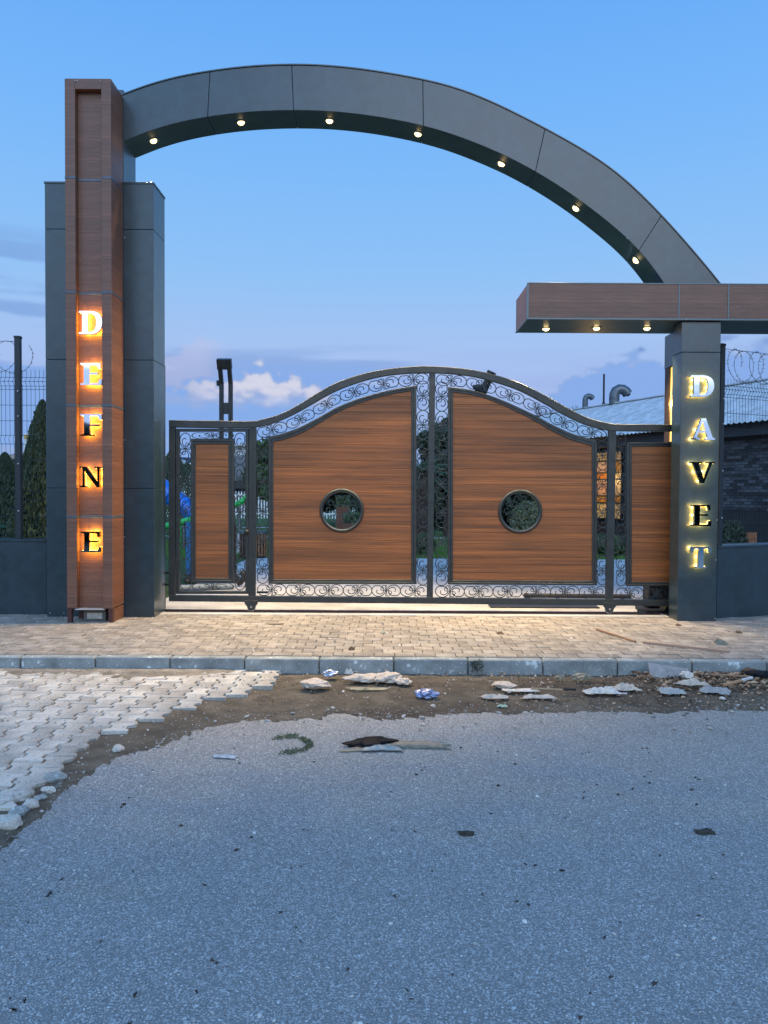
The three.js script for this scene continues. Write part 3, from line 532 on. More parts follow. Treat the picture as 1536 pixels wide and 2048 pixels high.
const L2 = leaf([G(896, 1168.5), G(1193, 1170.5), ...rTop.slice().reverse()], [G(905.5, 1160), G(1183.5, 1161.5), ...rIn.slice().reverse()], (x) => yAt(rIn, x), cR, G(1044, 1161).y, gate, 'wood_panel');
leaf(rect(1252, 885, 1348, 1172), rect(1262.5, 893.5, 1343, 1163.5), () => G(1300, 893.5).y, null, G(1300, 1163.5).y, gate, 'wood_panel');
for (const [leafG, c] of [[L1, cL], [L2, cR]]) {            // round windows with scrolls
  const r1 = hOf(44.5), r0 = hOf(37);
  const ring = new THREE.TorusGeometry((r1 + r0) / 2, (r1 - r0) / 2, 8, 56); ring.scale(1, 1, 1.3); ring.translate(c.x, c.y, .008);
  mesh('window_ring', uvm(ring), M.iron, leafG);
  const mr = hOf(11.5), list = [new THREE.TorusGeometry(mr, SR * .9, 5, 28)];
  for (let k = 0; k < 5; k++) {
    const a = (90 + 36 + k * 72) * R, rot = (p) => V3(p.x * Math.cos(a) - p.y * Math.sin(a), p.x * Math.sin(a) + p.y * Math.cos(a), 0);
    const s = (m) => [...spiral(.155, .068 * m, .047, .018, (-150) * R * m, (200) * R * m, 16)];
    const c1 = [V3(mr + .006, 0, 0), V3(mr + .018, .018, 0), ...s(1)].map(rot), c2 = [V3(mr + .006, 0, 0), V3(mr + .018, -.018, 0), ...s(-1)].map(rot);
    list.push(tube(c1, SR * .85, 30, 5), tube(c2, SR * .85, 30, 5));
  }
  const w = merge(list); w.translate(c.x, c.y, -.002); mesh('window_scroll', w, M.scroll, leafG);
}
// scrolls following the curved top
for (const [px0, px1, low] of [[515, 857, lTop], [872, 1215, rTop]]) {
  const a = G(px0, 800).x, b = G(px1, 800).x, mid = []; for (let k = 0; k <= 80; k++) { const x = lerp(a, b, k / 80); const lo = x < low[0].x ? low[0].y : x > low.at(-1).x ? low.at(-1).y : yAt(low, x); mid.push(V3(x, (yAt(railLow, x) + lo) / 2, 0)); }
  const c = new THREE.CatmullRomCurve3(mid), len = c.getLength(), n = Math.round(len / .405);
  for (let k = 0; k < n; k++) { const t = (k + .5) / n, p = c.getPointAt(t), d = c.getTangentAt(t), m = mesh('scroll', scrollGeo, M.scroll, gate); m.position.set(p.x, p.y, 0); m.rotation.z = Math.atan2(d.y, d.x); m.scale.set(len / n / .405, hOf(23) * Math.abs(d.x) / .152, 1); }
}
{ // wicket door in the left end
  const w = new THREE.Group(); w.name = 'wicket_door'; gate.add(w);
  mesh('door_frame', uvm(extrude(rect(352.5, 857.5, 498, 1187.5), .05, .03, .004, [rect(359.5, 863.5, 491.5, 1181.5)])), M.iron, w);
  vstrip(371, 866, 1180, 22, w); vstrip(480, 866, 1180, 22, w); hstrip(871, 384, 467, 13, w); hstrip(1173, 384, 467, 14, w);
  mesh('moulding', uvm(extrude(rect(382.5, 877.5, 468.5, 1165), .056, .028, .004, [rect(387.5, 883, 463, 1160)])), M.iron, w);
  mesh('moulding', uvm(extrude(rect(387.5, 883, 463, 1160), .044, .022, .004, [rect(392, 888.5, 457.5, 1156)])), M.iron, w);
  const a = G(391, 1157), b = G(458.5, 887.5);
  for (let y = a.y; y < b.y; y += .1035) mesh('board', uvm(extrude([V2(a.x, y), V2(b.x, y), V2(b.x, Math.min(b.y, y + .1025)), V2(a.x, Math.min(b.y, y + .1025))], .018, .008, .0022), rr(0, 7), rr(0, 7)), M.board[(rnd() * 4) | 0], w);
  const h = G(495, 1063), kn = new THREE.SphereGeometry(.03, 14, 10).scale(1, 1, .7).translate(h.x, h.y, .065);
  mesh('door_knob', merge([uvm(kn), bx(h.x - .02, h.x + .02, h.y - .05, h.y + .05, .03, .04), bar(V3(h.x, h.y, .03), V3(h.x, h.y, .06), .01)]), M.black, w);
  const q = G(524, 1186); mesh('door_closer', bx(q.x - .075, q.x + .075, q.y - .012, q.y + .015, -.04, -.07), M.black, w);
}
for (const [px, py] of [[503.5, 1211], [1217.5, 1215.5]]) { // gate wheels
  const c = G(px, py), wh = new THREE.Group(); wh.name = 'wheel'; gate.add(wh);
  const s = [V2(c.x - .085, c.y + .07), V2(c.x - .085, c.y + .03), V2(c.x - .06, c.y), ...Array.from({ length: 9 }, (_, k) => V2(c.x + .052 * Math.cos((180 + k * 22.5) * R), c.y - .012 + .052 * Math.sin((180 + k * 22.5) * R))), V2(c.x + .06, c.y), V2(c.x + .085, c.y + .03), V2(c.x + .085, c.y + .07)];
  mesh('bracket', uvm(extrude(s, .012, .045, .002)), M.iron, wh);
  mesh('tyre', uvm(new THREE.CylinderGeometry(.055, .055, .03, 28).rotateX(Math.PI / 2).translate(c.x, c.y - .018, .012)), M.steel, wh);
  mesh('axle', uvm(new THREE.CylinderGeometry(.012, .012, .09, 10).rotateX(Math.PI / 2).translate(c.x, c.y - .012, .012)), M.steel, wh);
}
{
  const r = thing('gate_rail', 'dark steel floor rail that the sliding gate rolls on', 'rail');
  mesh('track', bx(-2.84, 3.6, WALK + .005, WALK + .032, -ZG + .022, -ZG - .022, .003), M.rust, r);
  mesh('track_base', bx(-2.84, 3.6, WALK + .004, WALK + .012, -ZG + .06, -ZG - .06, .002), M.black, r);
  const rp = thing('receiving_post', 'slim black post beside the grey pillar that the closed gate meets', 'post');
  mesh('channel', bx(X(322, 1000, 10.06), X(322, 1000, 10.06) + .05, WALK, Y(325, 731, 10.06), -10.045, -10.10), M.black, rp);
  for (const py of [1146, 1169]) mesh('catch', bx(X(326, 1000, 10.06), X(338, 1000, 10.06), Y(330, py + 2, 10.06), Y(330, py - 2, 10.06), -10.05, -10.07), M.black, rp);
  const gm = thing('gate_motor', 'black gate motor box standing behind the right end of the gate', 'motor');
  const m0 = X(1291, 1200, 10.3), m1 = X(1345, 1200, 10.3);
  mesh('housing', bx(m0, m1, WALK + .05, WALK + .37, -10.16, -10.44, .03), M.black, gm);
  mesh('foot_plate', bx(m0 - .08, m1, WALK, WALK + .05, -10.12, -10.48, .006), M.black, gm);
  mesh('pinion', uvm(new THREE.CylinderGeometry(.05, .05, .05, 18).rotateX(Math.PI / 2).translate(m0 + .17, WALK + .1, -10.13)), M.steel, gm);
  const bl = thing('rail_stop', 'small black steel end stop bolted by the gate rail', 'stop');
  mesh('block', bx(X(1275, 1222, 9.93), X(1291, 1222, 9.93), WALK + .006, WALK + .09, -9.91, -9.95), M.black, bl);
  mesh('arm', bx(X(1287, 1222, 9.93), X(1328, 1222, 9.93), WALK + .055, WALK + .085, -9.915, -9.945), M.black, bl);
  const p = thing('black_pipe', 'long black pipe lying on the driveway behind the gate', 'pipe');
  const pa = F(1052, 1191, WALK + .04), pb = F(1262, 1193, WALK + .04);
  mesh('tube', uvm(bar(pa, pb, .034, 12)), M.black, p);
  mesh('end_cap', uvm(new THREE.SphereGeometry(.042, 12, 8).translate(pa.x, pa.y, pa.z)), M.rubber, p);
  const mt = bx(0, 1.5, 0, .014, 0, .28, .004); mt.translate(F(978, 1212, WALK).x, WALK + .0, F(978, 1212, WALK).z - .12); tag(mesh('metal_plate', mt, M.black), 'dark flat plate lying on the ground under the gate', 'plate');
}

// ================================================================ LOW WALLS AND MESH FENCES
function lowWall(a, b, h, label, fenceSpec) {
  const d = V3(b.x - a.x, 0, b.z - a.z), len = d.length(), ang = Math.atan2(-d.z, d.x);
  const g = thing('low_wall', label, 'wall'); g.position.set(a.x, 0, a.z); g.rotation.y = ang;
  mesh('wall_panel', bx(0, len, WALK - .03, h - .03, 0, -.28), M.acp, g);
  mesh('coping', bx(-.004, len, h - .03, h, .012, -.30), M.acp, g);
  return { g, len, ang };
}
function fence(a, ang, len, y0, postX, label, coilLabel, coil) {
  const g = thing('mesh_fence', label, 'fence'); g.position.set(a.x, y0, a.z); g.rotation.y = ang; g.translateZ(-.14);
  const H = fenceH, vs = [], hs = [], kinks = [.56, 1.26, H - .12];
  const offs = (y) => { for (const k of kinks) { const d = Math.abs(y - k); if (d < .055) return .035 * (1 - d / .055); } return 0; };
  const ys = [.02]; for (const k of kinks) ys.push(k - .055, k, k + .055); ys.push(H + .03);
  for (let x = .02; x < len; x += .054) for (let i = 1; i < ys.length; i++) vs.push(bar(V3(x, ys[i - 1], offs(ys[i - 1])), V3(x, ys[i], offs(ys[i])), .0027, 4));
  const hy = [.06, .28, .50, .61, .80, 1.0, 1.205, 1.315, 1.5, 1.7, 1.9, H - .175, H - .12, H - .065]; for (const y of hy) if (y < H) hs.push(bar(V3(0, y, offs(y) + .005), V3(len, y, offs(y) + .005), .003, 4));
  mesh('wire_mesh', uvm(merge([...vs, ...hs])), M.fence, g);
  for (const x of postX) {
    const p = mesh('post', bx(x - .035, x + .035, 0, H + .42, .012, .075), M.fence, g);
    mesh('post_cap', bx(x - .04, x + .04, H + .42, H + .45, .008, .08), M.black, p);
    for (const y of [.35, .95, 1.55, H - .25]) mesh('clip', new THREE.SphereGeometry(.014, 8, 6).translate(x + .012, y, .078), M.steel, p);
  }
  // razor wire coil along the top
  const [c0, c1] = coil, pts = [], rr0 = .205, turns = (c1 - c0) / .235, n = Math.round(turns * 22), list = [];
  for (let k = 0; k <= n; k++) { const t = k / n, an = t * turns * 2 * Math.PI; pts.push(V3(lerp(c0 + .2, c1 - .2, t) + .2 * Math.cos(an) + .02 * Math.sin(an * .37), H + .19 + rr0 * Math.sin(an), .04 + .03 * Math.sin(an * .5))); }
  list.push(new THREE.TubeGeometry(new THREE.CatmullRomCurve3(pts), n * 2, .0035, 4));
  for (let k = 0; k < n; k += 1) { const p = pts[k]; list.push(bar(p.clone().add(V3(rr(-.02, .02), rr(-.02, .02), -.015)), p.clone().add(V3(rr(-.02, .02), rr(-.02, .02), .015)), .003, 3)); }
  list.push(bar(V3(c0, H + .39, .045), V3(c1 - .2, H + .385, .045), .003, 4));
  const c = mesh('razor_wire', uvm(merge(list)), M.steelDull); tag(c, coilLabel, 'razor wire'); c.position.copy(g.position); c.rotation.copy(g.rotation);
}
M.fence = std({ color: lin(.022, .028, .034), roughness: .5, metalness: .3 });
M.steelDull = std({ color: lin(.16, .17, .18), roughness: .5, metalness: .7 });
const fenceH = Y(40, 745, 9.85) - Y(40, 1078, 9.7);
{
  const yl = Y(50, 1078, 9.7), a = V3(-7.5, 0, -9.7), b = V3(X(93, 1100, 9.7), 0, -9.7), w = lowWall(a, b, yl, 'low dark grey wall left of the wooden pylon');
  const px = X(37.5, 900, 9.8) - a.x;
  fence(a, w.ang, w.len, yl, [px, px - 2.2], 'dark welded mesh fence with V folds on the left wall', 'coil of razor wire on the left fence, its cut end curling near the pillar', [.2, X(68, 700, 9.8) - a.x]);
  const A = F(1433, 1237, WALK), B = F(1536, 1228, WALK), d = B.clone().sub(A), b2 = A.clone().addScaledVector(d, 4), yr = Y(1440, 1092, -A.z), w2 = lowWall(V3(A.x, 0, A.z), V3(b2.x, 0, b2.z), yr, 'low dark grey wall running back to the right of the lettered pillar');
  fence(V3(A.x, 0, A.z), w2.ang, w2.len, yr, [.12, 2.4], 'dark welded mesh fence with V folds on the right wall', 'coil of razor wire along the right fence in front of the metal roof', [.08, w2.len]);
}

// ================================================================ PLANTS
function leaves(points, size, el, mat, sd) {                 // many small diamond leaves at given points
  const n = points.length, pos = new Float32Array(n * 12), idx = [], q = new THREE.Quaternion(), e = new THREE.Euler(), v = V3(0, 0, 0);
  for (let i = 0; i < n; i++) {
    const [x, y, z, s = 1, up = 0] = points[i];
    e.set(rr(-1.2, 1.2) * (1 - up), rnd() * 6.28, rr(-1.2, 1.2) * (1 - up)); q.setFromEuler(e);
    const w = size * s * rr(.6, 1.2), h = w * el;
    [[-w / 2, 0, 0], [0, -h / 2, w * .12], [w / 2, 0, 0], [0, h / 2, w * .12]].forEach((c, k) => { v.set(...c).applyQuaternion(q); pos.set([x + v.x, y + v.y, z + v.z], i * 12 + k * 3); });
    const b = i * 4; idx.push(b, b + 1, b + 2, b, b + 2, b + 3);
  }
  const g = new THREE.BufferGeometry(); g.setAttribute('position', new THREE.BufferAttribute(pos, 3)); g.setIndex(idx); return uvm(g.toNonIndexed());
}
const leafMat = (r, g, b) => new THREE.MeshPhysicalMaterial({ color: lin(r, g, b), roughness: .75, transmission: .25, thickness: 0, side: THREE.DoubleSide });
M.thuja = leafMat(.050, .085, .038); M.darkLeaf = leafMat(.034, .058, .03); M.midLeaf = leafMat(.07, .12, .04); M.olive = leafMat(.17, .18, .08);
M.bark = std({ color: lin(.075, .052, .038), roughness: 1, map: rep(speckle, .3), bumpMap: rep(cloudy, .3), bumpScale: .02 });
function trunkGeo(h, r, lean = 0) { const p = []; for (let k = 0; k <= 6; k++) { const t = k / 6; p.push(V3(lean * t * t + .04 * Math.sin(t * 7 + h), h * t, .03 * Math.cos(t * 5 + h))); } const c = new THREE.CatmullRomCurve3(p), g = new THREE.TubeGeometry(c, 14, 1, 8), pos = g.attributes.position, nrm = g.attributes.normal; for (let i = 0; i < pos.count; i++) { const t = Math.floor(i / 9) / 14, rad = r * (1.15 - .75 * t) - 1; pos.setXYZ(i, pos.getX(i) + nrm.getX(i) * rad, pos.getY(i) + nrm.getY(i) * rad, pos.getZ(i) + nrm.getZ(i) * rad); } return uvm(g); }
function thuja(px, pyTop, Z, rad, label, n = 5200) {
  const b = P(px, 985, Z), top = Y(px, pyTop, Z), h = top - WALK, t = thing('cypress_tree', label, 'cypress tree', undefined); t.position.set(b.x, WALK - .03, -Z);
  mesh('trunk', trunkGeo(h * .8, .05), M.bark, t);
  const pts = []; for (let i = 0; i < n; i++) { const u = Math.pow(rnd(), .8), a = rnd() * 6.28, y = .12 + u * (h - .12), prof = rad * Math.pow(1 - u, .62) * (.55 + .45 * Math.min(1, u * 6)), lump = .72 + .5 * fbm(a * 2.2 + px, y * 3.2, 300 + px | 0, 3), r = prof * lump * (.55 + .45 * Math.sqrt(rnd())); pts.push([r * Math.cos(a), y, r * Math.sin(a), 1, .6]); }
  mesh('crown', leaves(pts, .034, 2.6), M.thuja, t); return t;
}
function tree(x, z, h, spread, crownY, mat, name, label, group, n = 6000, size = .16) {
  const t = thing(name, label, 'tree', group); t.position.set(x, 0, z);
  mesh('trunk', trunkGeo(h * .7, .05 + h * .014, rr(-.2, .2)), M.bark, t);
  const limbs = [], cl = []; for (let k = 0; k < 9; k++) { const a = k * 2.4 + x, y = lerp(crownY, h * .92, (k + .5) / 9), r = spread * (.35 + .5 * rnd()) * (1.1 - .6 * (y - crownY) / (h - crownY)); const e = V3(r * Math.cos(a), y, r * Math.sin(a)); cl.push([e, spread * rr(.32, .5)]); limbs.push(bar(V3(0, Math.max(crownY * .6, y - h * .18), 0), e, .035, 5, .012)); }
  cl.push([V3(0, h - spread * .35, 0), spread * .42]);
  mesh('limbs', uvm(merge(limbs)), M.bark, t);
  const pts = []; for (let i = 0; i < n; i++) { const [c, r] = cl[(rnd() * cl.length) | 0], u = rr(-1, 1), a = rnd() * 6.28, q = Math.sqrt(1 - u * u), d = r * Math.pow(rnd(), .4) * (.7 + .5 * fbm(a * 2, u * 3, 400, 2)); pts.push([c.x + d * q * Math.cos(a), c.y + d * u * .85, c.z + d * q * Math.sin(a)]); }
  mesh('crown', leaves(pts, size, 1.8), mat, t); return t;
}
function shrub(x, z, r, h, mat, label, n = 2600, size = .09) {
  const t = thing('shrub', label, 'shrub'); t.position.set(x, WALK - .03, z);
  const st = []; for (let k = 0; k < 6; k++) st.push(bar(V3(0, 0, 0), V3(rr(-r, r) * .6, h * .7, rr(-r, r) * .6), .012, 5)); mesh('stems', uvm(merge(st)), M.bark, t);
  const pts = []; for (let i = 0; i < n; i++) { const a = rnd() * 6.28, u = rnd(), y = h * (.06 + .94 * u), q = r * Math.sqrt(Math.max(0, 1 - (2 * u - 1) ** 2 * .8)) * (.6 + .5 * fbm(a * 2, u * 5, 500, 3)) * Math.sqrt(rr(.3, 1)); pts.push([q * Math.cos(a), y, q * Math.sin(a)]); }
  mesh('foliage', leaves(pts, size, 1.7), mat, t); return t;
}
thuja(86, 800, 11.3, .62, 'tall dark cypress tree behind the left fence, hard against the grey pillar', 20000);
thuja(10, 905, 11.6, .58, 'bushy cypress tree behind the left fence, beside the green bin', 15000);
thuja(-42, 930, 12.4, .6, 'cypress tree at the outer end of the left fence', 9000);
thuja(62, 915, 13.4, .5, 'shorter cypress tree between two others behind the left fence', 10000);
thuja(345, 900, 24, 1.1, 'slim cypress tree standing behind the blue slide', 5200);
thuja(374, 925, 30, 1.5, 'broad cypress tree behind the white picket fence', 6000);
tree(X(545, 985, 33), -33, 3.9, 1.5, 1.6, M.midLeaf, 'garden_tree', 'loose green tree in front of the grey roofed house', undefined, 5000, .16);
tree(X(640, 985, 38), -38, 4.6, 2.2, .9, M.darkLeaf, 'garden_tree', 'dark garden tree seen through the left round window', undefined, 6000, .2);
tree(X(720, 985, 36), -36, 4.4, 2.2, .8, M.darkLeaf, 'garden_tree', 'dark low branched tree right of the left round window', undefined, 6000, .2);
tree(X(893, 985, 27), -27, 3.9, 1.4, 1.3, M.darkLeaf, 'garden_tree', 'dark spreading tree right of the palm behind the gate', undefined, 7000, .15);
tree(X(935, 985, 33), -33, 4.8, 2.4, .6, M.darkLeaf, 'garden_tree', 'dark tree hidden behind the right wooden panel', undefined, 6000, .2);
tree(X(1035, 985, 30), -30, 3.4, 2.4, .3, M.darkLeaf, 'garden_tree', 'dense dark evergreen behind the right round window', undefined, 8000, .2);
shrub(X(1062, 1030, 21), -21, .62, 1.35, M.olive, 'olive green shrub showing in the right round window', 3600);
shrub(X(850, 1080, 19.2), -19.2, .30, .55, M.midLeaf, 'low green shrub at the foot of the palm', 1200, .08);
shrub(X(1210, 1090, 19.4), -19.4, .6, .55, M.midLeaf, 'low green shrub in front of the lit windows', 2000, .07);
shrub(X(1245, 1090, 19.6), -19.6, .5, .5, M.darkLeaf, 'dark low shrub beside the right gate post', 1600, .07);
{ // palm
  const Z = 20.3, t = thing('palm_tree', 'short palm with shaggy brown trunk behind the middle of the gate', 'palm tree'); t.position.set(X(843, 985, Z), WALK - .03, -Z);
  const H = 2.15, body = new THREE.CylinderGeometry(.15, .20, H, 14, 20), p = body.attributes.position; for (let i = 0; i < p.count; i++) { const k = 1 + .25 * (hash(i, 3, 601) - .5); p.setX(i, p.getX(i) * k); p.setZ(i, p.getZ(i) * k); } body.translate(0, H / 2, 0); body.computeVertexNormals();
  mesh('trunk', uvm(body), M.bark, t);
  const husk = []; for (let k = 0; k < 150; k++) { const y = (k / 150) * H, a = k * 2.4, g = new THREE.ConeGeometry(.035, .16, 4).rotateX(.5).translate(0, .04, .18); g.rotateY(a); g.translate(0, y, 0); husk.push(g); }
  mesh('husks', uvm(merge(husk)), std({ color: lin(.085, .05, .035), roughness: 1 }), t);
  for (let k = 0; k < 26; k++) {
    const a = k * 2.399, up = lerp(1.25, -.75, k / 25), len = rr(.95, 1.25), pts = []; for (let s = 0; s <= 8; s++) { const u = s / 8; pts.push(V3(Math.cos(up) * u * len, H + Math.sin(up) * u * len - .42 * u * u * len, 0)); }
    const c = new THREE.CatmullRomCurve3(pts), list = [new THREE.TubeGeometry(c, 8, .009, 4)];
    for (let s = 2; s < 26; s++) { const q = c.getPointAt(s / 26), L = .30 * Math.sin(Math.PI * Math.min(.95, s / 26 + .12)); for (const sd of [-1, 1]) { const g = new THREE.BufferGeometry(), d = V3(.55, -.25 - rr(0, .3), sd).normalize().multiplyScalar(L); g.setAttribute('position', new THREE.Float32BufferAttribute([q.x - .012, q.y, q.z, q.x + .012, q.y, q.z, q.x + d.x, q.y + d.y, q.z + d.z], 3)); g.computeVertexNormals(); list.push(uvm(g)); } }
    const f = merge(list); f.rotateY(a); mesh('frond', f, M.midLeaf, t);
  }
}

// ================================================================ THINGS BEHIND THE GATE
function lampPost(px, pyTop, Z, turn, label, flood) {
  const t = thing('lamp_post', label, 'lamp post'), b = P(px, 985, Z), H = Y(px, pyTop, Z) - WALK, k = Z / 1538; t.position.set(b.x, WALK - .01, -Z); t.rotation.y = turn;
  const s = .075, o = .085, bend = H - 50 * k;
  for (const x of [-o, o]) { mesh('leg', bx(x - s / 2, x + s / 2, 0, bend, .04, -.04), M.iron, t); const arm = bx(x - s / 2, x + s / 2, 0, 48 * k, .04, -.04); arm.rotateX(.42); arm.translate(0, bend - .02, .0); mesh('arm', arm, M.iron, t); }
  mesh('brace', bx(-o + s / 2, o - s / 2, bend - 62 * k, bend - 40 * k, .03, -.03), M.iron, t);
  mesh('brace', bx(-o + s / 2, o - s / 2, .6, .8, .03, -.03), M.iron, t);
  const head = bx(-o - s / 2 - .01, o + s / 2 + .01, 30 * k, 50 * k, .055, -.055); head.rotateX(.42); head.translate(0, bend - .02, 0); mesh('lamp_head', head, M.iron, t);
  mesh('foot_plate', bx(-.2, .2, -.02, .02, .12, -.12), M.iron, t);
  if (flood) { const f = bx(-.32, -.02, -.03, .03, .1, -.1); f.rotateZ(-.28); f.translate(-.12, bend + .02, .04); mesh('floodlight', f, M.black, t); mesh('bracket', bar(V3(-.16, bend - .06, .03), V3(-.06, bend - .12, .02), .015), M.black, t); }
  else { const f = bx(-.19, -.10, -.06, .03, .02, -.12); f.translate(0, bend + .02, -.06); mesh('bracket', f, M.black, t); }
  return t;
}
lampPost(452, 714, 14.4, 0, 'dark twin legged lamp post rising behind the wicket door');
{ const l = lampPost(962, 737, 15.5, 1.15, 'dark lamp post with a tilted floodlight peeping over the gate', true); }
{ // folded blue table on wheels
  const Z = 13.05, t = thing('folding_table', 'folded blue table top standing on a wheeled black frame behind the wicket door', 'table'); t.position.set(X(372, 1100, Z), WALK - .004, -Z);
  const blue = std({ color: lin(.015, .12, .40), roughness: .45 }), w = .82;
  mesh('table_top', bx(0, w, .16, 1.06, .02, -.01), blue, t); mesh('table_top', bx(-.03, w - .05, .14, 1.03, -.22, -.25), blue, t);
  mesh('frame', merge([bar(V3(-.02, .14, -.11), V3(w, .14, -.11), .02), bar(V3(0, .1, -.11), V3(0, 1.0, -.11), .018), bar(V3(w, .1, -.11), V3(w, 1.0, -.11), .018), bar(V3(-.06, 1.02, -.11), V3(.12, 1.02, -.11), .025)]), M.black, t);
  for (const x of [.04, w - .03]) for (const z of [.02, -.24]) { const wl = mesh('wheel', uvm(new THREE.TorusGeometry(.05, .022, 8, 18).translate(x, .072, z)), M.rubber, t); mesh('hub', uvm(new THREE.CylinderGeometry(.03, .03, .03, 14).rotateX(Math.PI / 2).translate(x, .072, z)), M.steel, wl); }
  const st = mesh('sticker', new THREE.CircleGeometry(.06, 7).translate(.17, .62, .0235), std({ color: lin(.7, .7, .68), roughness: .6 }), t);
  tag(mesh('grey_drainpipe', uvm(bar(F(338, 1176, WALK + .05), F(468, 1172, WALK + .05), .045, 12)), std({ color: lin(.20, .25, .30), roughness: .5 })), 'grey pipe lying on the driveway behind the wicket door', 'pipe');
  const el = tube([F(466, 1172, WALK + .05), F(474, 1168, WALK + .08), F(478, 1158, WALK + .18), F(476, 1148, WALK + .24)].map((p) => V3(p.x, p.y, -12.7)), .05, 12, 8); tag(mesh('pipe_elbow', uvm(el), M.black), 'curved black pipe end beside the wicket door', 'pipe');
}
{ // playground
  const Z = 21, t = thing('playground_slide', 'bright blue tube slide on the lawn behind the wicket door', 'slide'), blue = std({ color: lin(.01, .15, .55), roughness: .35 });
  const pts = [[285, 955], [312, 968], [340, 990], [368, 1012], [392, 1034], [420, 1062], [450, 1076]].map(([x, y]) => P(x, y, Z)); mesh('chute', uvm(tube(pts, .26, 40, 14)), blue, t);
  for (let k = 1; k < 6; k++) { const p = pts[k], d = pts[k + 1].clone().sub(pts[k - 1]).normalize(), r = new THREE.TorusGeometry(.268, .03, 6, 20); r.applyQuaternion(new THREE.Quaternion().setFromUnitVectors(V3(0, 0, 1), d)); r.translate(p.x, p.y, p.z); mesh('flange', uvm(r), blue, t); }
  for (const k of [1, 3]) mesh('post', uvm(bar(V3(pts[k].x, WALK - .03, -Z), V3(pts[k].x, pts[k].y - .2, -Z), .04)), M.steelDull, t);
  const Z2 = 19.4, s = thing('seesaw', 'green tube seesaw on the lawn below the blue slide', 'seesaw'), gr = std({ color: lin(.02, .38, .07), roughness: .4 });
  const a = P(318, 1056, Z2), b = P(392, 1037, Z2), c = a.clone().lerp(b, .55);
  mesh('beam', uvm(bar(a, b, .085, 12)), gr, s); mesh('stand', uvm(bar(V3(c.x, WALK - .03, -Z2), c, .06)), gr, s);
  const Z3 = 30, r = thing('spring_rider', 'small green spring rider in front of the white fence', 'rider'), q = P(479, 1008, Z3);
  mesh('body', uvm(tube([V3(q.x - .35, q.y - .12, -Z3), V3(q.x - .1, q.y, -Z3), V3(q.x + .12, q.y + .12, -Z3), V3(q.x + .3, q.y + .3, -Z3)], .11, 12, 8)), gr, r); mesh('spring', uvm(bar(V3(q.x, WALK - .03, -Z3), V3(q.x, q.y, -Z3), .06)), M.steelDull, r);
}
{ // slatted litter bins
  for (const [px, lab] of [[493, 'slatted wooden litter bin half hidden by the wicket post'], [520, 'orange brown slatted litter bin beside the wicket post']]) {
    const Z = 18.3, t = thing('litter_bin', lab, 'litter bin', undefined); t.position.set(X(px, 1090, Z), WALK - .01, -Z);
    const slat = std({ color: px < 500 ? lin(.11, .045, .02) : lin(.30, .12, .04), roughness: .6 });
    for (let k = 0; k < 14; k++) { const a = k / 14 * 2 * Math.PI, g = bx(-.018, .018, .05, .58, .15, .165, .003); g.rotateY(a); mesh('slat', g, slat, t); }
    mesh('liner', uvm(new THREE.CylinderGeometry(.14, .13, .56, 18, 1).translate(0, .3, 0)), M.black, t); mesh('rim', uvm(new THREE.CylinderGeometry(.175, .175, .07, 20).translate(0, .615, 0)), M.trim, t);
  }
  const step = bx(X(466, 1070, 19.5), X(500, 1070, 19.5), WALK - .03, .62, -19.5, -19.9); tag(mesh('stone_block', step, M.concrete), 'pale concrete block on the lawn behind the litter bins', 'block');
  for (const [px, py, lab] of [[686, 1028, 'slatted wooden planter in the middle of the left round window'], [712, 1046, 'low slatted wooden planter right of the taller one']]) {
    const Z = px < 700 ? 24 : 22, t = thing('planter', lab, 'planter'); t.position.set(X(px, py, Z), WALK - .03, -Z); const w = px < 700 ? .2 : .36, h = px < 700 ? 1.15 : .72, br = std({ color: lin(.15, .055, .03), roughness: .7 });
    for (let k = 0; k < 8; k++) for (const z of [-w, w]) mesh('slat', bx(lerp(-w, w, k / 8) + .004, lerp(-w, w, (k + 1) / 8) - .004, 0, h, z, z + .02, .003), br, t);
    mesh('box', bx(-w, w - .001, .02, h - .05, -w + .022, w - .002), M.black, t);
    const pts = []; for (let i = 0; i < 500; i++) pts.push([rr(-w, w), h + rr(-.05, .3), rr(-w, w)]); mesh('plant', leaves(pts, .07, 1.8), M.midLeaf, t);
  }
}
{ // white picket fence
  const Z = 46, t = thing('picket_fence', 'white picket fence at the far end of the lawn', 'fence'), white = std({ color: lin(.72, .72, .70), roughness: .6 }), y0 = WALK - .03, x0 = X(300, 1000, Z), x1 = X(760, 1000, Z);
  for (let x = x0; x < x1; x += .17) mesh('picket', merge([bx(x, x + .075, y0, 1.62, -Z, -Z - .03, .004), uvm(new THREE.ConeGeometry(.05, .12, 4).translate(x + .037, 1.68, -Z - .015))]), white, t);
  for (const y of [.35, 1.45]) mesh('rail', bx(x0, x1, y, y + .09, -Z - .031, -Z - .07), white, t);
}
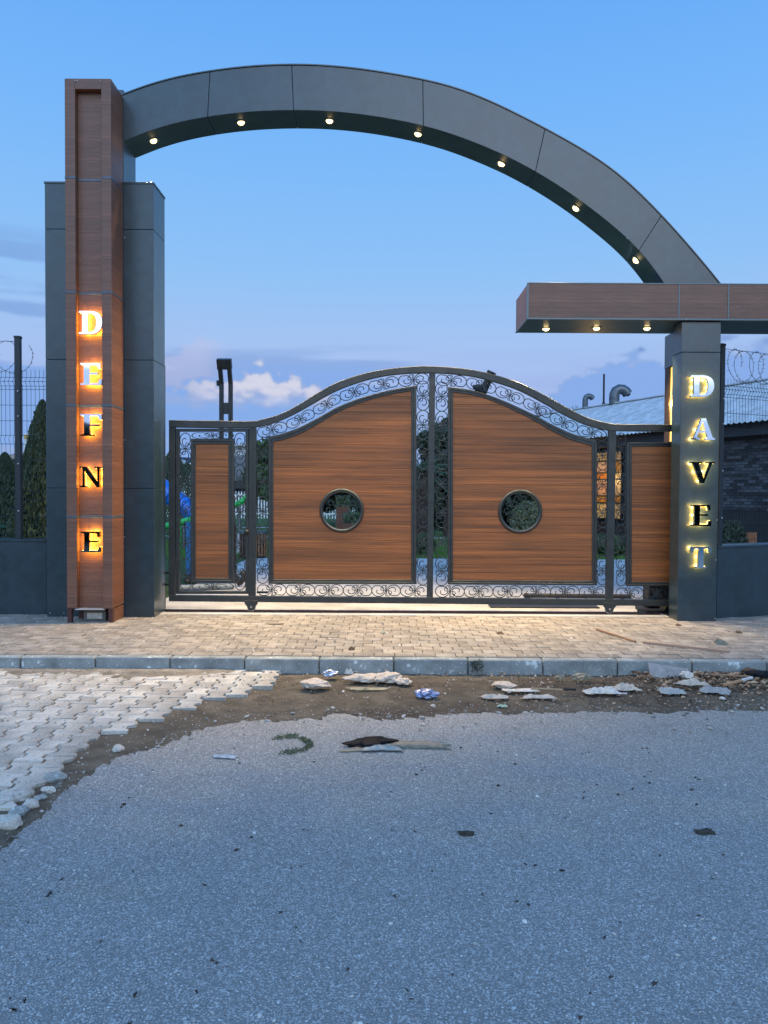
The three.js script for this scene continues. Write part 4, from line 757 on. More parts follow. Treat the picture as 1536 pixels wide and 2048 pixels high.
{ // house with a grey roof beyond the fence
  const Z = 58, t = thing('garden_house', 'low house with a grey pitched roof and dark eaves beyond the white fence', 'house'), x0 = X(440, 950, Z), x1 = X(640, 950, Z), e = Y(500, 963, Z), r = Y(500, 905, Z), wall = std({ color: lin(.06, .06, .065), roughness: .9 });
  mesh('wall', bx(x0 + .4, x1 - .4, 0, e, -Z - .6, -Z - 7), wall, t);
  const roof = new THREE.BufferGeometry(), zr = -Z - 4, zb = -Z - 8; roof.setAttribute('position', new THREE.Float32BufferAttribute([x0, e, -Z, x1, e, -Z, x1 - .5, r, zr, x0, e, -Z, x1 - .5, r, zr, x0 + .5, r, zr, x0, e, zb, x1 - .5, r, zr, x1, e, zb, x0, e, zb, x0 + .5, r, zr, x1 - .5, r, zr, x0, e, -Z, x0 + .5, r, zr, x0, e, zb, x1, e, -Z, x1, e, zb, x1 - .5, r, zr], 3)); roof.computeVertexNormals();
  mesh('roof', uvm(roof), std({ color: lin(.20, .18, .16), roughness: .9, map: rep(speckle, 2) }), t); mesh('fascia', bx(x0, x1, e - .55, e - .02, -Z + .02, -Z - .1), M.black, t);
  for (let k = 0; k < 3; k++) mesh('window', bx(x0 + 1.2 + k * 2.2, x0 + 2.3 + k * 2.2, e - 1.9, e - .75, -Z - .58, -Z - .62), std({ color: lin(.02, .025, .03), roughness: .15 }), t);
  const w2 = thing('white_shed', 'pale distant building roof showing above the grey roofed house', 'building'), zz = 80; mesh('wall', bx(X(465, 900, zz), X(530, 900, zz), 0, Y(490, 893, zz), -zz, -zz - 6), std({ color: lin(.45, .46, .47), roughness: .8 }), w2); mesh('roof', bx(X(462, 900, zz), X(533, 900, zz), Y(490, 893, zz), Y(490, 888, zz), -zz + .3, -zz - 6.3), std({ color: lin(.5, .52, .54), roughness: .6 }), w2);
}
{ // green wheeled bin with a blue sack
  const Z = 11.6, t = thing('wheeled_bin', 'dark green wheeled bin with a blue sack on top behind the left fence', 'bin'), gr = std({ color: lin(.012, .085, .062), roughness: .5 }); t.position.set(X(40, 1060, Z), WALK - .03, -Z);
  const s = new THREE.CylinderGeometry(.37 * 1.25, .30 * 1.25, 1.0, 4, 1).rotateY(Math.PI / 4).scale(.78, 1, .85).translate(0, .56, 0); mesh('body', uvm(s.toNonIndexed()), gr, t); mesh('rim', bx(-.33, .33, 1.04, 1.11, .33, -.33, .02), gr, t);
  mesh('lid', bx(-.42, .30, 1.11, 1.14, .34, -.34, .01), gr, t); for (const x of [-.22, .22]) mesh('wheel', uvm(new THREE.CylinderGeometry(.1, .1, .06, 16).rotateZ(Math.PI / 2).translate(x, .09, -.32)), M.rubber, t);
  mesh('label_plate', bx(.08, .16, .93, .98, .318, .324), M.steel, t);
  const sk = thing('blue_sack', 'bright blue sack lying on the green bin', 'sack'); sk.position.set(t.position.x + .0, WALK - .03 + 1.14, -Z); const g = crumpleBall(.28, .2, .24, 77); g.translate(0, .14, 0); mesh('sack', g, std({ color: lin(.015, .10, .42), roughness: .45 }), sk);
}
function folds(sd, n) {                                     // sharp creases in random directions, as in crumpled paper
  const q = Array.from({ length: n }, (_, k) => { const u = hash(k, 1, sd) * 6.283, w = hash(k, 2, sd) * 2 - 1, h = Math.sqrt(1 - w * w), f = 1.5 * Math.pow(1.34, k) * (.8 + .5 * hash(k, 3, sd)); return [h * Math.cos(u) * f, h * Math.sin(u) * f, w * f, hash(k, 4, sd) * 2, 1 / Math.pow(1.34, k)]; });
  return (x, y, z) => { let v = 0, t = 0; for (const [a, b, c, p, m] of q) { const d = md(x * a + y * b + z * c + p, 2); v += m * Math.abs(d - 1); t += m; } return v / t - .5; };
}
function crumpleBall(a, b, c, sd, amp = .35, det = 5) {
  const fo = folds(sd | 0, 9);     // crumpled closed bag
  const g = mergeVertices(new THREE.IcosahedronGeometry(1, det).deleteAttribute('uv').deleteAttribute('normal'), 1e-4), p = g.attributes.position;
  for (let i = 0; i < p.count; i++) { const x = p.getX(i), y = p.getY(i), z = p.getZ(i), k = 1 + amp * 1.5 * fo(x * 1.3, y * 1.0, z * 1.3) + amp * 1.7 * (fbm(x * 1.4 + sd, z * 1.4 + y * .6, sd, 3) - .5); p.setXYZ(i, x * a * k, y * b * k, z * c * k); }
  const q = g.toNonIndexed(); q.computeVertexNormals(); return uvm(toCreasedNormals(q, .22));
}

// ================================================================ BRICK BUILDING WITH METAL ROOF
{
  const eh = 2.27 + EYE, A = P(1174, 870, 29.8), B = P(1536, 832, 22.2), d = V3(B.x - A.x, 0, B.z - A.z).normalize(), n = V3(-d.z, 0, d.x); if (n.x < 0) n.negate();
  const t = thing('brick_building', 'dark brick building with a corrugated metal roof and lit windows', 'building'); t.position.set(A.x, 0, A.z); t.rotation.y = Math.atan2(-d.z, d.x);
  // local: x along the eave towards the viewer, -z or +z away: find which
  const away = n.clone().applyAxisAngle(V3(0, 1, 0), -t.rotation.y).z > 0 ? 1 : -1, x0 = -8.6, x1 = 16, D = 4.0, rise = 1.72;
  const brickC = std({ color: lin(.030, .034, .042), roughness: .9, map: rep(speckle, 1) });
  mesh('wall', bx(x0 + .5, x1, 0, eh - .35, away * .45, away * 8), brickC, t);
  mesh('fascia', bx(x0, x1, eh - .52, eh - .03, 0, away * .06), std({ color: lin(.018, .026, .040), roughness: .45 }), t);
  mesh('soffit', bx(x0, x1, eh - .52, eh - .49, away * .062, away * .48), M.black, t);
  // corrugated sheets
  const sheetW = 1.0, ribs = 5, pts = []; for (let k = 0; k <= ribs * 4; k++) { const u = k % 4; pts.push([k / (ribs * 4) * sheetW, (u === 1 || u === 2) ? .035 : 0]); }
  const sheet = (dep, y0, y1) => { const pos = []; for (let k = 1; k < pts.length; k++) { const [a, ha] = pts[k - 1], [b, hb] = pts[k]; pos.push(a, y0 + ha, -.12 * dep, b, y0 + hb, -.12 * dep, b, y1 + hb, dep, a, y0 + ha, -.12 * dep, b, y1 + hb, dep, a, y1 + ha, dep); } const g = new THREE.BufferGeometry(); g.setAttribute('position', new THREE.Float32BufferAttribute(pos, 3)); g.computeVertexNormals(); return uvm(g); };
  const zinc = std({ color: lin(.78, .80, .82), roughness: .5, metalness: .25, map: rep(speckle, 1.5), side: THREE.DoubleSide }), sg = sheet(away * D, eh - .02 - rise * .1, eh + rise);
  for (let x = x0; x < x1; x += sheetW) { const m = mesh('roof_sheet', sg, zinc, t); m.position.x = x; }
  mesh('ridge_cap', bx(x0, x1, eh + rise + .02, eh + rise + .07, away * (D - .12), away * (D + .12)), zinc, t);
  mesh('rear_slope', bx(x0, x1, eh + rise - .35, eh + rise, away * (D + .05), away * 8), zinc, t);
  // bricks where they can be told apart
  const tone = [.06, .10, .15, .04].map((k) => std({ color: lin(k * .95, k * 1.02, k * 1.25), roughness: .9, map: rep(speckle, .5) })), bg = bx(0, .255, 0, .082, 0, away * -.022, .006); let nb = 0;
  const u0 = 5.2;
  for (let r = 0; r < 26 && nb < 300; r++) for (let c = 0; c < 13 && nb < 300; c++) { const y = 3.28 - r * .094; const m = mesh('brick', bg, tone[(rnd() * 4) | 0], t); m.position.set(u0 + c * .268 + (r % 2) * .134, y, away * .449 + away * -rr(0, .01)); nb++; }
  // lit glazed entrance
  const xOf = (px) => { const r = ray(px, 960), o = V3(A.x, 0, A.z).addScaledVector(n, .45); const den = r.x * n.x + r.z * n.z, s = ((o.x) * n.x + (o.z) * n.z) / den; const h = r.multiplyScalar(s).add(camera.position); return h.sub(V3(A.x, 0, A.z)).dot(d); };
  const glow = [[1, .72, .28, .62], [1, .50, .06, .42], [.9, .72, .38, .50], [1, .46, .06, .36], [.85, .70, .40, .52]].map(([r, g, b, k]) => std({ color: lin(.3, .22, .12), emissive: lin(r, g, b), emissiveIntensity: k, roughness: .4, map: rep(gateWoodTex, [.5, .3]), emissiveMap: rep(cloudy, .6) }));
  for (const [pa, pb] of [[1190, 1218], [1228, 1246]]) {
    const a = xOf(pa), b = xOf(pb), w = new THREE.Group(); w.name = 'window'; t.add(w);
    const hs = [.75, 1.35, 1.62, 2.25, 2.5, 2.95, 3.3];
    for (let k = 0; k < 6; k++) mesh('window_pane', bx(a + .05, b - .05, hs[k] + .03, hs[k + 1] - .03, away * .44, away * .41, .004), glow[(k + (pa > 1220 ? 2 : 0)) % 5], w);
    mesh('frame', merge([bx(a, a + .06, .7, 3.36, away * .44, away * .38), bx(b - .06, b, .7, 3.36, away * .44, away * .38), ...hs.map((h) => bx(a + .06, b - .06, h - .03, h + .03, away * .44, away * .385))]), M.black, w);
  }
  const lw = new THREE.PointLight(new THREE.Color(1, .6, .2), 6); { const q = V3(A.x, 2.2, A.z).addScaledVector(d, xOf(1210)).addScaledVector(n, -.25); lw.position.copy(q); } lw.shadow.radius = 10; lw.castShadow = true; scene.add(lw);
  // exhaust pipes on the ridge
  const atPx = (px) => { const r = ray(px, 830), o = V3(A.x, 0, A.z).addScaledVector(n, D), s = (o.x * n.x + o.z * n.z) / (r.x * n.x + r.z * n.z); return r.multiplyScalar(s).add(camera.position); };
  const duct = std({ color: lin(.10, .115, .13), roughness: .4, metalness: .7 });
  for (const [px, py, w, hook, lab] of [[1170, 787, 11, 15, 'thin grey exhaust pipe with hooked top on the metal roof'], [1228, 769, 20, 27, 'thick ribbed exhaust duct with bent top on the metal roof']]) {
    const q = atPx(px), Z = -q.z, k = Z / 1538, r = w * k / 2, top = Y(px, py, Z) - r, by = eh + rise - .25, g = thing('exhaust_pipe', lab, 'exhaust pipe'), len = hook * k;
    mesh('stack', uvm(bar(V3(q.x, by, q.z), V3(q.x, top - r * 1.6, q.z), r, 16)), duct, g);
    for (let y = by + .25; y < top - r * 1.6; y += .22) mesh('seam_ring', uvm(new THREE.TorusGeometry(r * 1.01, r * .06, 5, 20).rotateX(Math.PI / 2).translate(q.x, y, q.z)), duct, g);
    const bend = [V3(q.x, top - r * 1.6, q.z), V3(q.x + .02, top - r * .7, q.z), V3(q.x + r * .5, top - r * .1, q.z), V3(q.x + r * 1.3, top + r * .1, q.z), V3(q.x + len * .8, top - r * .25, q.z), V3(q.x + len, top - r * .9, q.z)];
    mesh('elbow', uvm(toCreasedNormals(new THREE.TubeGeometry(new THREE.CatmullRomCurve3(bend), 6, r, 14).toNonIndexed(), .5)), duct, g); mesh('mouth', uvm(new THREE.SphereGeometry(r * .92, 12, 8).scale(.7, .7, .7).translate(bend[5].x - .02, bend[5].y + .04, q.z)), M.black, g);
  }
  const q = atPx(1207); const mast = thing('roof_mast', 'thin dark mast between the two exhaust pipes', 'mast'); mesh('pole', uvm(bar(V3(q.x, eh + rise - .2, q.z), V3(q.x, Y(1207, 748, -q.z), q.z), .045, 8)), M.black, mast); mesh('socket', uvm(bar(V3(q.x, eh + rise - .22, q.z), V3(q.x, eh + rise + .15, q.z), .075, 8)), M.black, mast);
  // flat roofed block and bare brush further back
  const zz = 52, bb = thing('beige_block', 'flat roofed beige building behind the metal roof', 'building'); mesh('wall', bx(X(1040, 850, zz), X(1168, 850, zz), 0, Y(1100, 835, zz), -zz, -zz - 8), std({ color: lin(.30, .27, .22), roughness: .9, map: rep(speckle, 3) }), bb); mesh('parapet', bx(X(1038, 850, zz), X(1170, 850, zz), Y(1100, 835, zz), Y(1100, 831, zz), -zz + .1, -zz - 8.1), std({ color: lin(.06, .065, .07), roughness: .8 }), bb);
  const tw = []; for (let k = 0; k < 420; k++) { const px = rr(1075, 1262), z = rr(56, 62), y = Y(px, 850, z), h = (8 + 30 * rnd() * fbm(px * .06, 2, 700, 3)) * z / 1538 + .55, x = X(px, 850, z); tw.push(bar(V3(x, y, -z), V3(x + rr(-.35, .35), y + h, -z + rr(-.2, .2)), .022, 3, .006)); }
  tw.push(...[1090, 1140, 1200, 1250].map((px) => bar(V3(X(px, 900, 59), 0, -59), V3(X(px, 850, 59), Y(px, 846, 59), -59), .12, 5)));
  const br = mesh('bare_thicket', uvm(merge(tw)), std({ color: lin(.07, .055, .05), roughness: 1 })); br.userData = { kind: 'stuff', label: 'bare winter brush behind the metal roof', category: 'brush' };
  // planters by the brick wall on the right
  for (const [px, lab] of [[1482, 'slatted wooden planter by the brick wall, its left half dark'], [1500, 'orange slatted wooden planter by the brick wall']]) { const Z = 19, p = thing('planter', lab, 'planter'); p.position.set(X(px, 1075, Z), WALK - .03, -Z); const h = Y(px, 1062, Z) - WALK, wood = std({ color: px < 1490 ? lin(.09, .045, .03) : lin(.26, .11, .045), roughness: .7 }); for (let k = 0; k < 4; k++) mesh('slat', bx(-.11 + k * .056, -.062 + k * .056, 0, h, .12, .10), wood, p); mesh('box', bx(-.11, .11, .02, h - .04, .098, -.12), M.black, p); }
  shrub(X(1465, 1070, 18.6), -18.6, .35, .95, M.darkLeaf, 'dark shrub beside the planters under the brick wall', 1500, .07);
}
{ // distance: hills and a few pale houses
  const hill = (Z, f, color, name) => { const n = 160, pos = [], idx = []; for (let i = 0; i <= n; i++) { const px = lerp(-900, 2500, i / n), x = X(px, 950, Z), y = f(px); pos.push(x, -2, -Z, x, y, -Z - 20, x, y * .7, -Z - 60); if (i < n) { const a = i * 3; idx.push(a, a + 3, a + 1, a + 1, a + 3, a + 4, a + 1, a + 4, a + 2, a + 2, a + 4, a + 5); } } const g = new THREE.BufferGeometry(); g.setAttribute('position', new THREE.Float32BufferAttribute(pos, 3)); g.setIndex(idx); g.computeVertexNormals(); struct(mesh(name, uvm(g), std({ color: lin(...color), roughness: 1, map: rep(soilMap, 40) }))); };
  hill(320, (px) => Math.max(2, Y(px, 905, 320) * .55 + 14 * (fbm(px * .004 + 3, 1, 800, 4) - .35)), [.13, .11, .075], 'hills');
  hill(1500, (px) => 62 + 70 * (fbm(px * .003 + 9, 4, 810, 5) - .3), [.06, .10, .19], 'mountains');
  for (const [px, py, w, h, lab] of [[347, 918, 18, 12, 'white distant house left of the wicket door'], [366, 934, 22, 10, 'white distant house behind the slim cypress'], [385, 926, 14, 9, 'small white distant house behind the wicket panel'], [20, 912, 40, 22, 'long beige distant building behind the left fence'], [70, 930, 26, 14, 'pale distant house behind the fence post']]) {
    const Z = 210, k = Z / 1538, g = thing('distant_house', lab, 'house'), x = X(px, py, Z), y = Y(px, py, Z); mesh('wall', bx(x - w * k / 2, x + w * k / 2, 0, y, -Z, -Z - 8), std({ color: px < 100 ? lin(.33, .28, .22) : lin(.62, .62, .6), roughness: .9 }), g); mesh('roof', uvm(new THREE.ConeGeometry(w * k * .75, h * k * .35, 4).rotateY(Math.PI / 4).scale(1, 1, .8).translate(x, y + h * k * .175, -Z - 4)), std({ color: lin(.28, .2, .16), roughness: .9 }), g);
    for (const o of [-.25, .2]) mesh('window', bx(x + o * w * k - .5, x + o * w * k + .5, y - 1.9, y - .7, -Z + .04, -Z - .05), M.black, g);
  }
  const Z = 150, c = thing('white_chimney', 'slim white chimney far behind the left fence', 'chimney'); mesh('stack', uvm(bar(V3(X(53, 880, Z), 0, -Z), V3(X(53, 868, Z), Y(53, 868, Z), -Z), .45, 12)), std({ color: lin(.6, .6, .57), roughness: .8 }), c); mesh('band', uvm(new THREE.CylinderGeometry(.5, .5, .8, 12).translate(X(53, 870, Z), Y(53, 874, Z), -Z)), std({ color: lin(.5, .3, .1), roughness: .8 }), c);
}
{ // across the street, mirrored in the letters and the panels
  struct(mesh('far_pavement', bx(-40, 40, -.08, .02, 9.02, 12, .01), M.drive));
  const wall = std({ color: lin(.10, .09, .08), roughness: .9, map: rep(speckle, 2) });
  for (const [x, w, h, z, lab] of [[-13, 9, 4.9, 23, 'long low house across the street facing the pylon'], [9.5, 8, 4.4, 25, 'flat roofed house across the street facing the lettered pillar']]) {
    const g = thing('street_house', lab, 'house'); mesh('wall', bx(x - w / 2, x + w / 2, 0, h, z, z + 6), wall, g); mesh('roof', bx(x - w / 2 - .3, x + w / 2 + .3, h, h + .25, z - .3, z + 6.3), M.black, g);
    for (let k = 0; k < 3; k++) mesh('window', bx(x - w / 2 + 1 + k * w / 3.2, x - w / 2 + 2.2 + k * w / 3.2, 1.1, 2.5, z - .02, z + .05), M.black, g); mesh('door', bx(x + w / 2 - 1.3, x + w / 2 - .4, 0, 2.1, z - .03, z + .05), M.rust, g);
  }
  const labs = ['dense dark tree across the road, outermost opposite the pylon', 'dense dark tree across the road opposite the pylon', 'dense dark tree across the road opposite the wicket door', 'dense dark tree across the road behind the photographer', 'dense dark tree across the road opposite the right wooden panel', 'dense dark tree across the road opposite the lettered pillar', 'dense dark tree across the road, outermost opposite the brick building'];
  [-12.6, -9.8, -6.8, -1.4, 6.6, 9.9, 12.8].forEach((x, k) => tree(x, 8.8 + (k % 2) * .8, [4.3, 3.9, 4.2, 3.6, 4.0, 4.25, 4.1][k], 2.1, .25, M.darkLeaf, 'street_tree', labs[k], undefined, 4200, .36));
}

// ================================================================ LITTER, STONES, STICKS
const paperMat = (r, g, b, ro = .8) => std({ color: lin(r, g, b), roughness: ro, map: rep(speckle, .25), side: THREE.DoubleSide });
M.bagBeige = paperMat(.78, .64, .51); M.bagWhite = paperMat(.86, .78, .68); M.foil = std({ color: lin(.55, .58, .66), roughness: .25, metalness: .8 }); M.foilDark = std({ color: lin(.22, .25, .38), roughness: .3, metalness: .7 }); M.blackBag = new THREE.MeshPhysicalMaterial({ color: lin(.008, .008, .010), roughness: .5, specularIntensity: .2 });
M.film = new THREE.MeshPhysicalMaterial({ color: lin(.55, .60, .56), roughness: .4, transmission: .93, thickness: 0, side: THREE.DoubleSide });
const KY = .02;
function bagAt(name, px, py, wpx, hpx, dep, mat, label, cat, sd, y = KY, amp = .4) {
  const p = F(px, py, y), k = -p.z / 1538, g = crumpleBall(wpx * k / 2, Math.max(.014, hpx * k * .34), dep / 2, sd, amp); g.rotateY(rr(-.4, .4)); g.computeBoundingBox(); g.translate(0, -g.boundingBox.min.y - .012, 0);
  const m = mesh(name, g, mat); m.position.copy(p); return tag(m, label, cat);
}
function sheetAt(name, px, py, w, d, mat, label, cat, sd, y = KY, amp = .05, turn = 0, rag = .5) { // crumpled thin sheet lying on the ground
  const p = F(px, py, y), n = 26, pos = [], idx = [];
  const fo = folds(sd, 9), hgt = (u, v) => .5 * amp * Math.max(0, .35 + .35 * (1 - u * u) * (1 - v * v) + 1.9 * fo(u * 1.5, v * 1.1, 0));
  for (const off of [0, -.003]) for (let j = 0; j <= n; j++) for (let i = 0; i <= n; i++) { const a = i / n * 2 - 1, b = j / n * 2 - 1, e = 1 - rag * Math.max(Math.abs(a), Math.abs(b)) * fbm(Math.cos(Math.atan2(b, a)) * 1.3 + sd, Math.sin(Math.atan2(b, a)) * 1.3, sd + 9, 3); pos.push(a * w / 2 * e, hgt(a, b) * (1 - .75 * Math.pow(Math.max(Math.abs(a), Math.abs(b)), 3)) + off + .006, b * d / 2 * e); }
  const S = n + 1, o = S * S; for (let j = 0; j < n; j++) for (let i = 0; i < n; i++) { const a = j * S + i, b = a + 1, c = a + S, f = c + 1; idx.push(a, c, b, b, c, f, o + a, o + b, o + c, o + b, o + f, o + c); }
  const g = new THREE.BufferGeometry(); g.setAttribute('position', new THREE.Float32BufferAttribute(pos, 3)); g.setIndex(idx); const q = uvm(toCreasedNormals(g.toNonIndexed(), .25)); q.rotateY(turn);
  const m = mesh(name, q, mat); m.position.copy(p); return tag(m, label, cat);
}
function stickAt(px0, py0, px1, py1, y, r, mat, label, name = 'wood_stick') { const a = F(px0, py0, y), b = F(px1, py1, y), l = a.distanceTo(b), g = bx(-l / 2, l / 2, 0, r * 1.4, r, -r, .002), m = mesh(name, g, mat); m.position.copy(a).lerp(b, .5); m.rotation.y = Math.atan2(-(b.z - a.z), b.x - a.x); return tag(m, label, 'stick'); }
bagAt('crumpled_bag', 631, 1375, 52, 26, .17, M.bagBeige, 'beige crumpled bag on the earth beside the foil ball', 'bag', 3, KY, .5);
bagAt('foil_ball', 661, 1352, 32, 22, .11, M.foil, 'shiny crumpled foil ball at the kerb', 'foil', 5, KY, .6);
sheetAt('paper_scrap', 698, 1349, .10, .05, M.bagWhite, 'small pale paper scrap at the kerb beside the foil ball', 'paper', 6, .05, .09);
bagAt('crumpled_bag', 727, 1361, 74, 22, .16, M.bagBeige, 'long beige crumpled bag against the kerb', 'bag', 8, KY, .45);
bagAt('crumpled_bag', 775, 1362, 60, 30, .18, M.bagBeige, 'taller beige crumpled bag next to the long one at the kerb', 'bag', 9, KY, .5);
bagAt('crumpled_bag', 810, 1367, 34, 20, .12, M.bagBeige, 'small beige crumpled bag at the end of the bag row', 'bag', 10, KY, .5);
sheetAt('plastic_scrap', 735, 1379, .42, .10, M.film, 'thin clear plastic strip trodden into the earth', 'plastic', 12, .015, .02);
bagAt('foil_wrapper', 852, 1393, 46, 20, .10, M.foilDark, 'blue silver crumpled wrapper on the earth', 'wrapper', 14, KY, .7);
bagAt('crumpled_bag', 1010, 1374, 50, 16, .13, M.bagBeige, 'flat beige bag lying beside the black tipped stick', 'bag', 16, KY, .4);
sheetAt('paper_sheet', 1042, 1382, .40, .11, M.bagWhite, 'pale torn paper under the flat beige bag', 'paper', 17, KY, .03);
stickAt(1062, 1378, 1126, 1381, .04, .008, std({ color: lin(.30, .22, .14), roughness: .8 }), 'thin brown stick lying on the earth strip');
stickAt(1127, 1380, 1152, 1381, .04, .013, M.black, 'short black grip lying at the end of the thin brown stick', 'black_grip');
sheetAt('paper_scraps', 990, 1396, .30, .10, M.bagBeige, 'heap of torn beige paper scraps on the earth', 'paper', 19, .015, .05);
sheetAt('paper_scraps', 1075, 1396, .34, .09, M.bagBeige, 'torn beige paper strip beside the scrap heap', 'paper', 21, .015, .05);
sheetAt('green_wrapper', 1004, 1414, .10, .05, paperMat(.5, .66, .48), 'small pale green wrapper at the edge of the road', 'wrapper', 22, .005, .03);
bagAt('plastic_bottle', 1119, 1357, 20, 13, .06, M.film, 'squashed clear bottle at the kerb', 'bottle', 23);
bagAt('clear_bag', 1165, 1358, 36, 20, .12, M.film, 'clear crumpled bag standing at the kerb', 'bag', 24, KY, .5);
sheetAt('paper_sheet', 1205, 1386, .40, .14, M.bagWhite, 'wide pale crumpled sheet under the white note', 'paper', 26, KY, .09);
sheetAt('paper_sheet', 1250, 1380, .30, .13, M.bagBeige, 'beige crumpled sheet overlapping the white note', 'paper', 27, KY, .10);
sheetAt('white_note', 1241, 1388, .14, .045, paperMat(.78, .78, .82), 'small clean white note on the crumpled sheets', 'paper', 28, .075, .004);
{ const p = F(1300, 1360, 0), q = F(1368, 1362, 0), g = extrude([V2(0, 0), V2(.33, 0), V2(.36, .10), V2(.12, .135), V2(.0, .155)], .012, 0, .002); g.rotateX(-.62); const m = mesh('cardboard_sheet', uvm(g), paperMat(.40, .38, .36)); m.position.set(p.x, .02, p.z + .02); m.rotation.y = -.04; tag(m, 'grey cardboard sheet leaning on the kerb', 'cardboard'); }
bagAt('crumpled_cup', 1371, 1356, 28, 20, .10, M.bagWhite, 'crumpled white cup on the cardboard heap', 'cup', 31, .05, .5);
sheetAt('paper_sheet', 1346, 1387, .28, .16, paperMat(.52, .53, .50), 'grey crumpled sheet lowest in the litter heap', 'paper', 33, KY, .10);
sheetAt('paper_sheet', 1385, 1370, .34, .12, M.bagBeige, 'beige crumpled sheet across the middle of the litter heap', 'paper', 34, .04, .10);
sheetAt('paper_sheet', 1430, 1386, .34, .15, paperMat(.50, .48, .46), 'long grey sheet at the road side of the litter heap', 'paper', 35, KY, .11, -.3);
bagAt('crumpled_paper', 1445, 1398, 12, 8, .05, M.bagWhite, 'tiny white paper ball before the litter heap', 'paper', 36);
stickAt(1448, 1372, 1483, 1363, .05, .013, std({ color: lin(.36, .21, .11), roughness: .7 }), 'short brown stick in the litter heap'); stickAt(1484, 1362.5, 1504, 1357, .055, .013, paperMat(.8, .8, .8), 'white painted end of the short brown stick', 'stick_end');
stickAt(1424, 1350, 1500, 1354, .06, .008, std({ color: lin(.28, .17, .10), roughness: .8 }), 'long thin brown stick behind the litter heap');
bagAt('black_bag', 1520, 1356, 52, 24, .16, M.blackBag, 'small black bag at the kerb by the litter heap', 'bag', 38, KY, .5);
bagAt('dry_bundle', 1497, 1348, 30, 20, .10, std({ color: lin(.09, .05, .03), roughness: 1 }), 'brown dry leaf bundle against the kerb by the black bag', 'leaf bundle', 39, KY, .6);
// on the road
bagAt('black_bag', 742, 1490, 100, 22, .16, M.blackBag, 'black crumpled bag lying on the road', 'bag', 41, 0, .55);
sheetAt('plastic_sheet', 805, 1492, 1.05, .30, M.film, 'flat clear plastic sheet spread on the road under the black bag', 'plastic sheet', 43, .001, .045, .04, 1.0);
sheetAt('plastic_sheet', 765, 1498, .30, .12, std({ color: lin(.20, .24, .24), roughness: .35, side: THREE.DoubleSide }), 'grey crumpled plastic piece below the black bag', 'plastic sheet', 45, .008, .035);
sheetAt('paper_strip', 450, 1515, .20, .06, paperMat(.66, .66, .68), 'torn white paper strip on the road', 'paper', 47, .002, .02, -.15);
for (const [px, py, w, d, lab] of [[932, 1668, .055, .045, 'round dark dung patch on the road'], [1412, 1666, .075, .045, 'long dark dung patch on the road']]) { const p = F(px, py, 0), g = crumpleBall(w / 1.7, .007, d / 1.7, px, .9, 4), m = mesh('dung_patch', g, std({ color: lin(.04, .032, .02), roughness: .9 })); m.position.set(p.x, .005, p.z); tag(m, lab, 'dung'); }
{ // strip of weeds growing from a crack
  const pts = [], curve = [[550, 1478], [585, 1474], [612, 1483], [620, 1492], [600, 1502], [565, 1508]].map(([x, y]) => F(x, y, 0)), c = new THREE.CatmullRomCurve3(curve);
  for (let i = 0; i < 520; i++) { const u = rnd(), p = c.getPoint(u), w = .012 + .03 * vnoise(u * 9, 1, 77); pts.push([p.x + rr(-w, w), rr(.001, .016), p.z + rr(-w, w)]); }
  tag(mesh('weed_strip', leaves(pts, .012, 2), leafMat(.13, .15, .08)), 'low curved strip of weeds growing on the road', 'weeds');
  const k = F(952, 1345, 0), w = []; for (let i = 0; i < 90; i++) w.push([rr(-.06, .06), rr(0, .11), rr(-.02, .04)]); const m = mesh('weed_tuft', leaves(w, .014, 3), leafMat(.03, .045, .03)); m.position.set(k.x, .02, -KZ + .04); tag(m, 'dark weed tuft growing at the kerb joint', 'weeds');
}
// on the sidewalk
stickAt(1194, 1260.5, 1270, 1285, WALK + .001, .015, std({ color: lin(.26, .16, .10), roughness: .8 }), 'shorter brown batten lying on the sidewalk'); stickAt(1286, 1287, 1458, 1306, WALK + .001, .018, std({ color: lin(.30, .20, .14), roughness: .8 }), 'longer brown batten lying on the sidewalk');
stickAt(536, 1249, 566, 1248.5, WALK + .001, .006, M.black, 'thin black stick lying near the gate wheel');
sheetAt('plastic_scrap', 1441, 1288, .16, .13, M.film, 'clear plastic scrap on the sidewalk by the longer batten', 'plastic', 51, WALK, .09);
for (const [px, py, lab] of [[1357, 1252, 'curled brown leaf beside the lettered pillar'], [1477, 1266, 'flat brown leaf on the right part of the sidewalk'], [766, 1266, 'pale curled leaf on the sidewalk before the gate centre'], [703, 1300, 'dark leaf on the sidewalk near the kerb'], [1000, 1268, 'dark curled leaf on the sidewalk before the right panel']]) sheetAt('dry_leaf', px, py, .09, .05, std({ color: px === 766 ? lin(.55, .48, .30) : lin(.16, .09, .045), roughness: .9, side: THREE.DoubleSide }), lab, 'leaf', px, WALK, .05);
{ // rubble at the broken paving edge
  const labs = ['largest pale rubble stone at the end of the paving', 'flat rubble stone beside the largest one', 'grey rubble stone under the paving edge', 'rounded rubble stone on the earth', 'small rubble chip by the road edge', 'tan rubble stone below the last paver', 'rough rubble stone at the outer paving edge', 'long rubble stone on the earth strip', 'small pale rubble stone on the earth strip'];
  [[14, 1650, .085], [38, 1628, .05], [62, 1614, .055], [8, 1610, .07], [80, 1600, .035], [40, 1596, .06], [96, 1584, .04], [110, 1560, .06], [236, 1502, .05]].forEach(([px, py, s], k) => { const p = F(px, py, 0), g = crumpleBall(s, s * .5, s * .75, 900 + k, .5, 3); const m = mesh('rubble_stone', g, k % 3 === 1 ? M.kerb[2] : M.slab[k % 4]); m.position.set(p.x, .012, p.z); m.rotation.y = k; tag(m, labs[k], 'stone'); });
}
